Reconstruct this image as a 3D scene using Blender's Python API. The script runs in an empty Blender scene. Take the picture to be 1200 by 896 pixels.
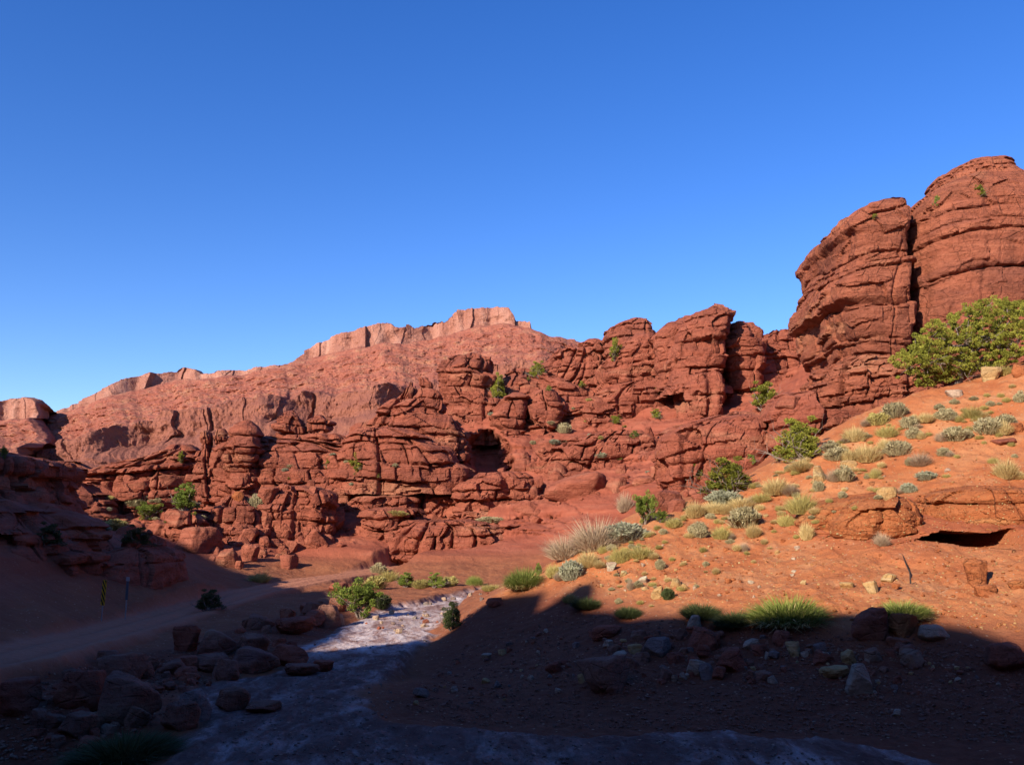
import bpy, bmesh, math, random
import numpy as np
from mathutils import Vector, Matrix, Euler

# ------------------------------------------------------------------ camera, sky, sun, exposure
scn = bpy.context.scene
CAM_Z, PITCH, FPX = 5.0, math.radians(9.03), 1082.0        # photo is 1200 x 896
cd = bpy.data.cameras.new('camera')
cam = bpy.data.objects.new('camera', cd)
scn.collection.objects.link(cam)
cam.location = (0, 0, CAM_Z)
cam.rotation_euler = (math.pi/2 + PITCH, 0, 0)
cd.sensor_width = 36.0
cd.lens = 36.0*FPX/1200.0
cd.clip_start, cd.clip_end = 0.1, 20000
scn.camera = cam

SUN_EL, SUN_AZ = math.radians(25), math.radians(38)         # azimuth: left of straight behind the camera
sun_dir = Vector((-math.sin(SUN_AZ)*math.cos(SUN_EL), -math.cos(SUN_AZ)*math.cos(SUN_EL), math.sin(SUN_EL)))
world = bpy.data.worlds.new('World'); scn.world = world; world.use_nodes = True
wn = world.node_tree.nodes; wl = world.node_tree.links
bg = wn['Background']; sky = wn.new('ShaderNodeTexSky'); sky.sky_type = 'NISHITA'; sky.sun_disc = False
sky.sun_elevation = SUN_EL; sky.sun_rotation = math.atan2(sun_dir.x, sun_dir.y)
sky.air_density = 1.0; sky.dust_density = 0.8; sky.ozone_density = 2.2; sky.altitude = 1300
hs = wn.new('ShaderNodeHueSaturation'); hs.inputs['Saturation'].default_value = 1.34; hs.inputs['Hue'].default_value = 0.518; hs.inputs['Value'].default_value = 1.0
wl.new(sky.outputs[0], hs.inputs['Color']); wl.new(hs.outputs[0], bg.inputs[0]); bg.inputs[1].default_value = 0.108
sd = bpy.data.lights.new('sun', 'SUN'); so = bpy.data.objects.new('sun', sd); scn.collection.objects.link(so)
sd.energy = 4.6; sd.angle = math.radians(0.53); sd.color = (1.0, 0.87, 0.71)
so.rotation_euler = sun_dir.to_track_quat('Z', 'Y').to_euler(); so.location = (-60, -50, 60)
vs = scn.view_settings; vs.view_transform = 'Standard'; vs.look = 'None'; vs.exposure = 1.02; vs.gamma = 1.0; vs.use_curve_mapping = False
scn.cycles.use_denoising = True
scn.cycles.max_bounces = 6; scn.cycles.diffuse_bounces = 4; scn.cycles.transparent_max_bounces = 6

# ------------------------------------------------------------------ numpy noise
def _hash(ix, iy, iz, seed):
    h = (ix.astype(np.int64)*374761393 + iy.astype(np.int64)*668265263 + iz.astype(np.int64)*1440662683 + seed*9176741) & 0xFFFFFFFF
    h = ((h ^ (h >> 13))*1274126177) & 0xFFFFFFFF
    h = h ^ (h >> 16)
    h = (h*2246822519) & 0xFFFFFFFF
    return h ^ (h >> 15)
def hrand(a, b=0, seed=0):                                 # 0..1 per integer pair
    a = np.asarray(a); b = np.broadcast_to(np.asarray(b), a.shape)
    return _hash(a, b, np.zeros_like(a), seed)/4294967295.0
def pnoise(x, y, z, seed=0):
    x, y, z = np.broadcast_arrays(np.asarray(x, float), np.asarray(y, float), np.asarray(z, float))
    ix = np.floor(x); iy = np.floor(y); iz = np.floor(z)
    fx, fy, fz = x-ix, y-iy, z-iz
    u = fx*fx*fx*(fx*(fx*6-15)+10); v = fy*fy*fy*(fy*(fy*6-15)+10); w = fz*fz*fz*(fz*(fz*6-15)+10)
    ix = ix.astype(np.int64); iy = iy.astype(np.int64); iz = iz.astype(np.int64)
    def g(dx, dy, dz):
        h = _hash(ix+dx, iy+dy, iz+dz, seed)
        return (((h & 255)/127.5-1)*(fx-dx) + ((h >> 8 & 255)/127.5-1)*(fy-dy) + ((h >> 16 & 255)/127.5-1)*(fz-dz))
    x00 = g(0,0,0)*(1-u)+g(1,0,0)*u; x10 = g(0,1,0)*(1-u)+g(1,1,0)*u
    x01 = g(0,0,1)*(1-u)+g(1,0,1)*u; x11 = g(0,1,1)*(1-u)+g(1,1,1)*u
    return ((x00*(1-v)+x10*v)*(1-w) + (x01*(1-v)+x11*v)*w)*1.5
def fbm(x, y, z, octs=4, seed=0, gain=0.5, ridged=False):
    t = 0; a = 1.0; f = 1.0; n = 0
    for o in range(octs):
        p = pnoise(x*f+o*17.3, y*f-o*9.1, z*f+o*5.7, seed+o*31)
        if ridged: p = 1-2*np.abs(p)
        t = t + a*p; n += a; a *= gain; f *= 2.03
    return t/n
def sstep(a, b, x):
    t = np.clip((x-a)/(b-a), 0, 1); return t*t*(3-2*t)

# ------------------------------------------------------------------ photo measurements -> world points
cp, sp = math.cos(PITCH), math.sin(PITCH)
def W(px, py, Y):                                          # the point seen at photo pixel (px,py) at distance Y ahead
    a = (px-600)/FPX; b = (448-py)/FPX
    dy = cp-b*sp; dz = sp+b*cp
    return (Y*a/dy, Y, CAM_Z+Y*dz/dy)
def Wz(px, py, z):                                         # ... on the level z
    a = (px-600)/FPX; b = (448-py)/FPX
    dy = cp-b*sp; dz = sp+b*cp
    Y = (z-CAM_Z)*dy/dz
    return (Y*a/dy, Y, z)

COL = scn.collection
def link_mesh(name, verts, faces, mat=None, parent=None, smooth=True, sharp=None, attrs=None, collection=True):
    me = bpy.data.meshes.new(name)
    verts = np.ascontiguousarray(verts, dtype=np.float32); 
    if isinstance(faces, np.ndarray):
        k = faces.shape[1]; nf = len(faces)
        me.vertices.add(len(verts)); me.vertices.foreach_set('co', verts.ravel())
        me.loops.add(nf*k); me.loops.foreach_set('vertex_index', faces.astype(np.int32).ravel())
        me.polygons.add(nf); me.polygons.foreach_set('loop_start', np.arange(0, nf*k, k, dtype=np.int32))
        me.update(calc_edges=True)
    else:
        me.from_pydata(verts.tolist(), [], faces)
    if attrs:
        for an, av in attrs.items():
            at_ = me.attributes.new(an, 'FLOAT', 'POINT'); at_.data.foreach_set('value', np.asarray(av, dtype=np.float32).ravel())
    me.polygons.foreach_set('use_smooth', np.full(len(me.polygons), smooth, dtype=bool))
    if sharp: me.set_sharp_from_angle(angle=math.radians(sharp))
    if mat: me.materials.append(mat)
    o = bpy.data.objects.new(name, me)
    if collection: COL.objects.link(o)
    if parent: o.parent = parent
    return o
def tag(o, label=None, cat=None, group=None, kind=None):
    if label: o['label'] = label
    if cat: o['category'] = cat
    if group: o['group'] = group
    if kind: o['kind'] = kind
    return o
def grid_faces(nr, nc, wrap=False):
    r = np.arange(nr-1)[:, None]; c = np.arange(nc if wrap else nc-1)[None, :]
    c2 = (c+1) % nc
    return np.stack([r*nc+c, r*nc+c2, (r+1)*nc+c2, (r+1)*nc+c], -1).reshape(-1, 4)

# ------------------------------------------------------------------ materials
class NT:
    def __init__(s, name):
        s.m = bpy.data.materials.new(name); s.m.use_nodes = True
        s.t = s.m.node_tree; s.b = s.t.nodes['Principled BSDF']
        s.b.inputs['Roughness'].default_value = 0.92; s.b.inputs['Specular IOR Level'].default_value = 0.15
    def n(s, typ, **kw):
        nd = s.t.nodes.new('ShaderNode'+typ)
        for k, v in kw.items(): setattr(nd, k, v)
        return nd
    def l(s, a, b): s.t.links.new(a, b)
    def pos(s, scale=(1,1,1), rot=(0,0,0)):
        g = s.n('NewGeometry'); mp = s.n('Mapping'); mp.inputs['Scale'].default_value = scale; mp.inputs['Rotation'].default_value = rot
        s.l(g.outputs['Position'], mp.inputs['Vector']); return mp.outputs[0]
    def noise(s, vec, scale, detail=6, rough=0.55, dist=0.0):
        n = s.n('TexNoise'); n.inputs['Scale'].default_value = scale; n.inputs['Detail'].default_value = detail
        n.inputs['Roughness'].default_value = rough; n.inputs['Distortion'].default_value = dist
        s.l(vec, n.inputs['Vector']); return n.outputs['Fac']
    def voro(s, vec, scale, feature='F1', out='Distance'):
        n = s.n('TexVoronoi', feature=feature); n.inputs['Scale'].default_value = scale; s.l(vec, n.inputs['Vector']); return n.outputs[out]
    def ramp(s, fac, stops):
        r = s.n('ValToRGB'); el = r.color_ramp.elements
        while len(el) < len(stops): el.new(0.5)
        for e, (p, c) in zip(el, stops):
            e.position = p; e.color = (*c, 1) if not np.isscalar(c) else (c, c, c, 1)
        s.l(fac, r.inputs[0]); return r.outputs[0]
    def mix(s, fac, a, b, mode='MIX'):
        m = s.n('MixRGB', blend_type=mode)
        for i, v in ((0, fac), (1, a), (2, b)):
            if hasattr(v, 'links'): s.l(v, m.inputs[i])
            elif np.isscalar(v): m.inputs[i].default_value = v if i == 0 else (v, v, v, 1)
            else: m.inputs[i].default_value = (*v, 1)
        return m.outputs[0]
    def math(s, op, a, b=0.0):
        m = s.n('Math', operation=op)
        for i, v in ((0, a), (1, b)):
            if hasattr(v, 'links'): s.l(v, m.inputs[i])
            else: m.inputs[i].default_value = v
        return m.outputs[0]
    def attr(s, name):
        a = s.n('Attribute'); a.attribute_name = name; return a.outputs['Fac']
    def bump(s, h, strength, dist, normal=None):
        b = s.n('Bump'); b.inputs['Strength'].default_value = strength; b.inputs['Distance'].default_value = dist
        s.l(h, b.inputs['Height'])
        if normal is not None: s.l(normal, b.inputs['Normal'])
        return b.outputs[0]
    def done(s, color, normal=None, rough=None, alb=0.74):
        if alb != 1.0 and hasattr(color, 'links'): color = s.mix(1.0, color, alb, 'MULTIPLY')
        if hasattr(color, 'links'): s.l(color, s.b.inputs['Base Color'])
        else: s.b.inputs['Base Color'].default_value = (*color, 1)
        if normal is not None: s.l(normal, s.b.inputs['Normal'])
        if rough is not None: s.b.inputs['Roughness'].default_value = rough
        return s.m

def sandstone(name, c_lo, c_mid, c_hi, varnish, var_amt=0.55, scale=1.0, bump=1.0):
    t = NT(name)
    p = t.pos((1, 1, 1)); ps = t.pos((0.22, 0.22, 2.6), (0.04, -0.05, 0))
    n1 = t.noise(ps, 0.9*scale, 7, 0.6, 0.4); n2 = t.noise(p, 0.16*scale, 5, 0.6, 0.3); n3 = t.noise(p, 2.2*scale, 8, 0.65)
    c = t.ramp(n1, [(0.30, c_lo), (0.5, c_mid), (0.72, c_hi)])
    v = t.ramp(n2, [(0.50, 0.0), (0.64, 1.0)])
    v2 = t.math('MULTIPLY', v, t.ramp(n3, [(0.3, 0.35), (0.62, 1.0)]))
    c = t.mix(t.math('MULTIPLY', v2, var_amt), c, varnish)
    c = t.mix(t.ramp(n3, [(0.42, 0.0), (0.75, 0.35)]), c, c_hi)
    tint = t.noise(t.pos((0.35, 0.35, 1.6), (0.03, -0.07, 0)), 0.21*scale, 4, 0.6, 0.5)
    c = t.mix(t.ramp(tint, [(0.56, 0.0), (0.68, 0.6)]), c, tuple(min(1, h*k) for h, k in zip(c_hi, (1.12, 1.5, 1.45))))
    c = t.mix(t.ramp(tint, [(0.30, 0.55), (0.42, 0.0)]), c, tuple(h*k for h, k in zip(c_lo, (0.86, 1.05, 1.35))))
    c = t.mix(0.35, c, t.ramp(t.noise(p, 9*scale, 4, 0.7), [(0.2, 0.35), (0.75, 1.0)]), 'MULTIPLY')
    nb = t.bump(n1, 0.5*bump, 0.35/scale)
    nb = t.bump(n3, 1.0*bump, 0.30/scale, nb)
    cr = t.voro(t.pos((0.5, 0.5, 1.1)), 0.9*scale, 'DISTANCE_TO_EDGE')
    crm = t.math('ADD', t.ramp(cr, [(0.0, 0.0), (0.045, 1.0)]), t.ramp(t.noise(p, 0.5*scale, 2), [(0.44, 0.0), (0.58, 1.0)]))
    nb = t.bump(t.math('MINIMUM', crm, 1.0), 0.8*bump, 0.12/scale, nb)
    cr2 = t.voro(t.pos((0.8, 0.8, 1.9), (0.1, 0.05, 0.3)), 2.3*scale, 'DISTANCE_TO_EDGE')
    crm2 = t.math('ADD', t.ramp(cr2, [(0.0, 0.0), (0.06, 1.0)]), t.ramp(t.noise(p, 1.1*scale, 2), [(0.46, 0.0), (0.56, 1.0)]))
    nb = t.bump(t.math('MINIMUM', crm2, 1.0), 0.7*bump, 0.07/scale, nb)
    return t.done(c, nb, 0.9)

M = {}
M['rock'] = sandstone('red_sandstone', (0.27,0.075,0.044), (0.36,0.105,0.063), (0.44,0.15,0.09), (0.15,0.045,0.03))
M['buttress'] = sandstone('buttress_sandstone', (0.26,0.076,0.042), (0.35,0.108,0.06), (0.45,0.155,0.088), (0.15,0.05,0.032), 0.7)
M['brown_rock'] = sandstone('brown_sandstone', (0.24,0.10,0.07), (0.31,0.14,0.095), (0.38,0.19,0.13), (0.14,0.07,0.055), 0.5, 2.0)
M['boulder'] = sandstone('boulder_sandstone', (0.28,0.08,0.047), (0.37,0.112,0.067), (0.46,0.165,0.103), (0.17,0.05,0.032), 0.5, 1.6)
M['slope_rock'] = sandstone('soft_orange_sandstone', (0.36,0.10,0.036), (0.44,0.14,0.05), (0.52,0.20,0.085), (0.24,0.075,0.035), 0.5, 1.6)
M['pale_rock'] = sandstone('pale_limestone', (0.42,0.27,0.18), (0.52,0.36,0.25), (0.62,0.48,0.36), (0.34,0.18,0.11), 0.3, 2.5)
M['yellow_rock'] = sandstone('yellow_sandstone', (0.5,0.27,0.10), (0.58,0.36,0.15), (0.62,0.45,0.25), (0.4,0.18,0.07), 0.4, 2.5)
M['grey_rock'] = sandstone('grey_stone', (0.21,0.14,0.115), (0.28,0.19,0.16), (0.37,0.27,0.235), (0.13,0.08,0.068), 0.5, 2.5)

def ground_material():
    t = NT('desert_ground')
    p = t.pos()
    road, wash, rock, slope, gravel, lens, rut = (t.attr(k) for k in ('road', 'wash', 'rock', 'slope', 'gravel', 'lens', 'rut'))
    n1 = t.noise(p, 0.35, 6, 0.6); n2 = t.noise(p, 3.0, 8, 0.68); n3 = t.noise(p, 14.0, 6, 0.7)
    base = t.ramp(n1, [(0.3, (0.30,0.10,0.05)), (0.7, (0.40,0.155,0.075))])
    sl = t.ramp(n1, [(0.32, (0.49,0.15,0.054)), (0.5, (0.57,0.205,0.08)), (0.72, (0.63,0.28,0.125))])
    rk = t.ramp(t.noise(t.pos((0.25,0.25,2.2), (0.05,-0.06,0)), 0.8, 7, 0.6, 0.4), [(0.3, (0.28,0.076,0.045)), (0.5, (0.37,0.106,0.063)), (0.72, (0.44,0.15,0.092))])
    rd = t.ramp(n2, [(0.3, (0.52,0.205,0.115)), (0.7, (0.62,0.275,0.165))])
    rd = t.mix(t.math('MULTIPLY', rut, 0.5), rd, (0.34,0.14,0.08))
    gv = t.ramp(n2, [(0.3, (0.19,0.055,0.028)), (0.55, (0.25,0.078,0.04)), (0.75, (0.31,0.125,0.075))])  # gravel, its colour lowered to deepen the shade lying on it
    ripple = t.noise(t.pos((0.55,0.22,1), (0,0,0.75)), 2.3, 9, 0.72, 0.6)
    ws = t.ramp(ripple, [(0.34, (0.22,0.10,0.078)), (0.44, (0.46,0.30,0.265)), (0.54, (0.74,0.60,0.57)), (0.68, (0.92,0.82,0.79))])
    sunlit_crust = t.attr('sunlit_crust')  # crust plus sunlight put into the colour: sunlit stretch whiter, shaded one darker
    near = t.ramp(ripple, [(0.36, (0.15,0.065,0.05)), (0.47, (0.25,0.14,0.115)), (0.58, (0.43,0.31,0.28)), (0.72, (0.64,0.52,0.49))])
    ws = t.mix(sunlit_crust, near, ws)
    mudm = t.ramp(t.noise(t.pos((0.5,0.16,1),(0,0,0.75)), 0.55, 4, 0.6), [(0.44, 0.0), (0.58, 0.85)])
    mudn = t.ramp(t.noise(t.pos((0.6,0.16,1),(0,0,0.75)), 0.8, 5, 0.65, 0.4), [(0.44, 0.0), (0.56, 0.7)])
    mudm = t.mix(sunlit_crust, mudn, mudm)
    ws = t.mix(t.math('MULTIPLY', mudm, t.math('SUBTRACT', 1.0, t.math('MULTIPLY', sunlit_crust, 0.6))), ws, (0.15,0.065,0.05))
    ln = t.ramp(t.noise(t.pos((0.4,0.4,2.0)), 1.4, 7, 0.6, 0.3), [(0.3, (0.36,0.095,0.042)), (0.55, (0.45,0.135,0.06)), (0.75, (0.53,0.19,0.09))])
    sl = t.mix(t.ramp(t.noise(p, 0.9, 7, 0.7, 0.5), [(0.5, 0.0), (0.66, 0.55)]), sl, (0.40,0.115,0.05))
    sl = t.mix(t.ramp(t.noise(t.pos((1,1,1),(0,0,1)), 0.5, 7, 0.7, 0.5), [(0.54, 0.0), (0.68, 0.6)]), sl, (0.60,0.33,0.17))
    sl = t.mix(lens, sl, ln)
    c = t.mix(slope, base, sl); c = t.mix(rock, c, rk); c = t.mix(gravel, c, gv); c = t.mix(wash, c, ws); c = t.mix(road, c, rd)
    c = t.mix(0.4, c, t.ramp(n3, [(0.25, 0.4), (0.7, 1.0)]), 'MULTIPLY')
    # scattered pale grit
    vr = t.n('TexVoronoi'); vr.inputs['Scale'].default_value = 5.0; t.l(p, vr.inputs['Vector'])
    grit = t.math('MULTIPLY', t.ramp(vr.outputs['Distance'], [(0.16, 1.0), (0.24, 0.0)]), t.ramp(t.n('SeparateColor') and vr.outputs['Color'], [(0.62, 0.0), (0.68, 1.0)]))
    grit = t.math('MULTIPLY', grit, t.math('SUBTRACT', 1.0, t.math('MAXIMUM', road, rock)))
    c = t.mix(t.math('MULTIPLY', grit, 0.75), c, (0.55,0.36,0.24))
    nb = t.bump(n2, 0.8, 0.16); nb = t.bump(n3, 0.7, 0.05, nb); nb = t.bump(ripple, t_w if False else 0.5, 0.06, nb)
    nb = t.bump(grit, 0.6, 0.05, nb)
    return t.done(c, nb, 0.95)
M['ground'] = ground_material()

def mesa_material():
    t = NT('mesa_rock')
    p = t.pos()
    cap, low = t.attr('cap'), t.attr('low')
    n1 = t.noise(t.pos((0.02,0.02,0.004)), 1.0, 8, 0.65, 0.3); n2 = t.noise(p, 0.03, 8, 0.68); n3 = t.noise(p, 0.12, 6, 0.7)
    st = t.noise(t.pos((0.001,0.001,0.06)), 1.0, 5, 0.6)
    tal = t.ramp(n2, [(0.30, (0.34,0.10,0.07)), (0.5, (0.44,0.15,0.105)), (0.64, (0.52,0.225,0.145)), (0.76, (0.41,0.25,0.145))])
    tal = t.mix(0.15, tal, t.ramp(st, [(0.35, (0.30,0.11,0.08)), (0.65, (0.46,0.19,0.115))]))
    cp_ = t.ramp(n1, [(0.3, (0.34,0.135,0.10)), (0.5, (0.46,0.21,0.155)), (0.7, (0.60,0.33,0.255))])
    lo = t.ramp(n1, [(0.3, (0.27,0.10,0.075)), (0.55, (0.37,0.14,0.095)), (0.75, (0.44,0.185,0.12))])
    lo = t.mix(0.4, lo, t.ramp(st, [(0.35, (0.22,0.085,0.075)), (0.65, (0.42,0.17,0.11))]))
    c = t.mix(low, tal, lo); c = t.mix(cap, c, cp_)
    dots = t.math('MULTIPLY', t.ramp(n3, [(0.60, 0.0), (0.68, 0.55)]), t.math('SUBTRACT', 1.0, t.math('MAXIMUM', cap, low)))
    c = t.mix(dots, c, (0.20,0.145,0.06))
    vb = t.math('MULTIPLY', t.ramp(t.voro(p, 0.11), [(0.12, 1.0), (0.3, 0.0)]), t.math('SUBTRACT', 1.0, t.math('MAXIMUM', cap, low)))
    c = t.mix(t.math('MULTIPLY', vb, t.ramp(n2, [(0.45, 0.0), (0.6, 0.6)])), c, (0.56,0.33,0.22))
    nb = t.bump(n2, 0.9, 9.0); nb = t.bump(n3, 0.8, 3.0, nb); nb = t.bump(t.noise(t.pos((0.05,0.05,0.012)), 1.0, 6, 0.7, 0.5), 0.8, 6.0, nb)
    return t.done(c, nb, 0.95)
M['mesa'] = mesa_material()
# ------------------------------------------------------------------ layered sandstone crags
def facets(x, y, z, cs, seed):                            # angular chunks: nearest jittered cell, its level and its tilt
    px, py, pz = x/cs, y/cs, z/(cs*0.6)
    ix, iy, iz = (np.floor(q).astype(np.int64) for q in (px, py, pz))
    best = np.full(px.shape, 9e9); lev = np.zeros(px.shape); gr = np.zeros(px.shape)
    ox = np.where(px-ix > 0.5, 1, -1); oy = np.where(py-iy > 0.5, 1, -1); oz = np.where(pz-iz > 0.5, 1, -1)
    for a in (0, 1):
        for b in (0, 1):
            for c in (0, 1):
                jx, jy, jz = ix+a*ox, iy+b*oy, iz+c*oz
                h = _hash(jx, jy, jz, seed)
                rx = px-jx-0.15-0.7*(h & 255)/255; ry = py-jy-0.15-0.7*(h >> 8 & 255)/255; rz = pz-jz-0.15-0.7*(h >> 16 & 255)/255
                d = rx*rx+ry*ry+rz*rz; m = d < best; best = np.where(m, d, best)
                lev = np.where(m, (h >> 24 & 255)/255.0, lev)
                gr = np.where(m, ((h >> 4 & 255)/127.5-1)*rx+((h >> 12 & 255)/127.5-1)*rz, gr)
    return lev, gr*0.45
def strata(s, x, y, z, P, seed):
    rng = np.random.default_rng(seed)
    tmin, tmax = P['lay']
    u_ = rng.uniform(0, 1, 400); th = np.where(rng.uniform(0, 1, 400) < 0.45, tmax*(0.55+0.45*u_), tmin*(0.8+1.6*u_)); bounds = np.cumsum(th)-120
    zz = z + P['dip']*x + P['warp']*fbm(x*.06, y*.06, z*.05, 3, seed+1)
    k = np.clip(np.searchsorted(bounds, zz)-1, 0, 398); b0 = bounds[k]; t_ = bounds[k+1]-b0; t = (zz-b0)/t_
    thin = sstep(tmin, tmin*2.5, t_)
    A_ = P['amp']
    pk = (hrand(k, 1, seed)-0.5)*2*A_*(0.5+0.5*thin)
    low = fbm(s*.16/P['sc'], k*7.31, z*.05, 3, seed+2)*A_*1.3
    edge = np.minimum(t, 1-t)*t_
    gw = (0.05+0.10*hrand(k, 9, seed))*P['sc']
    act = sstep(-0.25, 0.2, fbm(s*.22/P['sc'], k*3.7, 0, 3, seed+3))
    groove = np.exp(-(edge/gw)**2)*act*P['groove']*(0.35+0.65*hrand(k, 11, seed))*np.minimum(1, t_/0.7)
    pill = np.abs(2*t-1)**9*0.2*np.minimum(t_, 2.0)*P['round']*(0.3+0.7*hrand(k, 8, seed))
    bs = t_*(1.6+2.6*hrand(k, 2, seed))+1.1*P['sc']
    q = (s+0.35*fbm(s*.3, z*.5, 0, 3, seed+4))/bs+hrand(k, 3, seed)*100; i = np.floor(q).astype(int)
    L = i+0.5*(hrand(i, k, seed+5)-0.5); i = np.where(q < L, i-1, i); R = i+1+0.5*(hrand(i+1, k, seed+5)-0.5); i = np.where(q > R, i+1, i)
    L = i+0.5*(hrand(i, k, seed+5)-0.5); R = i+1+0.5*(hrand(i+1, k, seed+5)-0.5)
    dj = np.where(q-L < R-q, (q-L), (R-q))*bs; jid = np.where(q-L < R-q, i, i+1)
    joint = np.exp(-(np.abs(dj)/(0.09*P['sc']))**2)*(hrand(jid, k, seed+6) < P['jp'])*P['joint']
    uu = np.clip((q-L)/(R-L), 0, 1)
    blk = (hrand(i, k, seed+7)-0.5)*P['blk'] - np.abs(2*uu-1)**8*0.25*P['blk']*P['round']
    d = pk+low-groove-pill-joint+blk
    d = d + P['big']*fbm(x*.09/P['sc'], y*.09/P['sc'], z*.06/P['sc'], 3, seed+8) + P['fine']*fbm(x*.8, y*.8, z*1.2, 4, seed+9) 
    fa, fg = facets(x, y, zz, 3.4*P['sc'], seed+12); d = d + P['facet']*(0.75*(fa-0.5)+fg)
    fa, fg = facets(x, y, zz, 1.4*P['sc'], seed+13); d = d + P['facet']*0.3*(0.7*(fa-0.5)+fg)
    # through-going vertical cracks
    if P.get('cracks', 0):
        c = np.abs(fbm(s*.11/P['sc'], z*.02, 0, 3, seed+10)); d = d - P['cracks']*np.exp(-(c/0.035)**2)
    return d

# ------------------------------------------------------------------ terrain: one polar sheet from the camera's feet to the horizon
CTRL = [  # photo pixel, distance ahead
 # road
 (-160,800,24.5),(0,770,29),(60,755,34),(120,742,41),(200,720,52),(290,694,67),(370,678,79),(430,670,88),
 # bank under the road
 (0,800,26.5),(100,785,30),(200,758,38.5),(300,728,48),(390,706,60),(60,840,24),(130,815,27.5),(260,770,37),(350,740,46),
 # flats beyond the wash
 (480,700,64),(540,690,72),(450,682,82),(350,668,88),(640,668,82),(520,668,84),(430,712,58),
 # gravel bar
 (480,790,37),(560,760,39.5),(700,760,34.5),(850,760,32),(1000,770,30),(1200,790,28),(640,800,31.5),(900,815,27.5),(1200,840,25),
 (600,845,26.6),(900,855,25),(1100,872,23.5),(560,712,46),(620,696,45),(700,702,41),(800,725,35),(900,730,33),(1000,735,31.5),(1100,735,31),(1200,745,30),(520,740,45.5),
 # orange slope
 (760,690,40.5),(760,640,46),(850,650,43),(850,600,50),(950,680,37.5),(950,600,46.5),(1000,660,38.5),(1050,600,44),(1050,540,50.5),(1150,680,35),(1150,560,45),(1150,500,51),(1200,660,35.5),(1200,600,41.5),(1200,520,48.5),(700,660,45),
 # crest of the slope
 (580,692,52),(640,664,52),(680,640,52.5),(750,602,53),(850,571,54),(920,536,55.5),(1000,492,57),(1080,462,58.5),(1200,424,60),(1300,395,62),
 # just behind the crest
 (580,688,60),(640,672,60),(680,655,62),(750,625,62),(850,592,63),(920,560,65),(1000,520,67),(1080,492,69),(1200,455,70),
 # smooth rock apron
 (420,650,92),(500,650,91),(560,640,93),(650,640,88),(460,620,99),(560,600,102),(650,600,98),(720,605,91),(700,580,98),(600,560,110),(500,592,105),(760,590,86),(860,560,83),
 (300,642,92),(250,660,84),(330,605,103),(420,562,112),(420,530,121),(520,560,109),(600,520,120),(700,540,111),(760,550,102),(700,480,131),(640,450,141),(760,480,126),(820,470,125),(760,430,140),(860,480,119),(900,450,126),(780,520,109),(860,510,100),
 (940,490,92),(1000,480,86),(1080,470,84),(1000,400,112),(1100,380,110),(1200,360,110),
 # behind the skyline
 (400,530,160),(640,462,190),(800,430,190),(940,420,190),(500,490,175),(300,560,150),(200,575,150),(1200,350,190),(640,500,250),(300,570,250),(1000,450,250),(60,575,250),
 # left: hollow behind the bank, and the bank itself
 (150,612,100),(120,578,125),(210,590,118),(60,572,125),(190,640,86),(160,600,110),(-60,575,120),
 (0,748,34),(60,738,39),(220,712,55),(285,690,70),(0,575,56),(60,598,60),(150,640,64),(210,655,70),(255,668,76),(60,700,46),(140,690,54),(0,690,42),(-120,560,56),(-120,720,36),
 # bottom
 (-60,900,22),(50,890,22.5),
]
C3 = [W(*c) for c in CTRL]
C3 += [Wz(px, py, 0.0) for px, py in ((200,896),(350,896),(500,885),(330,806),(430,765),(450,800),(500,735),(300,850),(640,880),(900,890))]
C3 += [(-30,20,2.6),(-40,30,4.5),(-70,50,9),(-90,80,11),(25,20,1.4),(30,28,4.5),(42,36,11),(60,45,17),(75,65,22),(14,14,0.6),(0,13,0.6),(-8,12,1.4),(6,9,2.2),
       (0,7,3.0),(-6,7,3.1),(7,6,2.8),(-14,12,2.2),(110,100,36),(120,170,40),(-150,150,18),(-110,250,26),(0,5,3.2)]
C3 = np.array(C3)
def uv(x, y):
    r = np.sqrt(x*x+y*y); return np.arctan2(x, y)*1.6, np.log(np.maximum(r, 3.0))
cu, cv = uv(C3[:, 0], C3[:, 1])
def _k(r2): return 0.5*r2*np.log(np.maximum(r2, 1e-12))
_n = len(C3)
A = np.zeros((_n+3, _n+3))
A[:_n, :_n] = _k((cu[:, None]-cu)**2+(cv[:, None]-cv)**2) + np.eye(_n)*2e-4
A[:_n, _n:] = np.stack([np.ones(_n), cu, cv], 1); A[_n:, :_n] = A[:_n, _n:].T
TPSW = np.linalg.solve(A, np.concatenate([C3[:, 2], np.zeros(3)]))
def tps(x, y):
    u, v = uv(x, y); out = np.empty(u.shape); uf, vf = u.ravel(), v.ravel(); o = out.reshape(-1)
    for i in range(0, len(uf), 20000):
        a, b = uf[i:i+20000], vf[i:i+20000]
        o[i:i+20000] = _k((a[:, None]-cu)**2+(b[:, None]-cv)**2) @ TPSW[:_n] + TPSW[_n] + TPSW[_n+1]*a + TPSW[_n+2]*b
    return out

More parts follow.
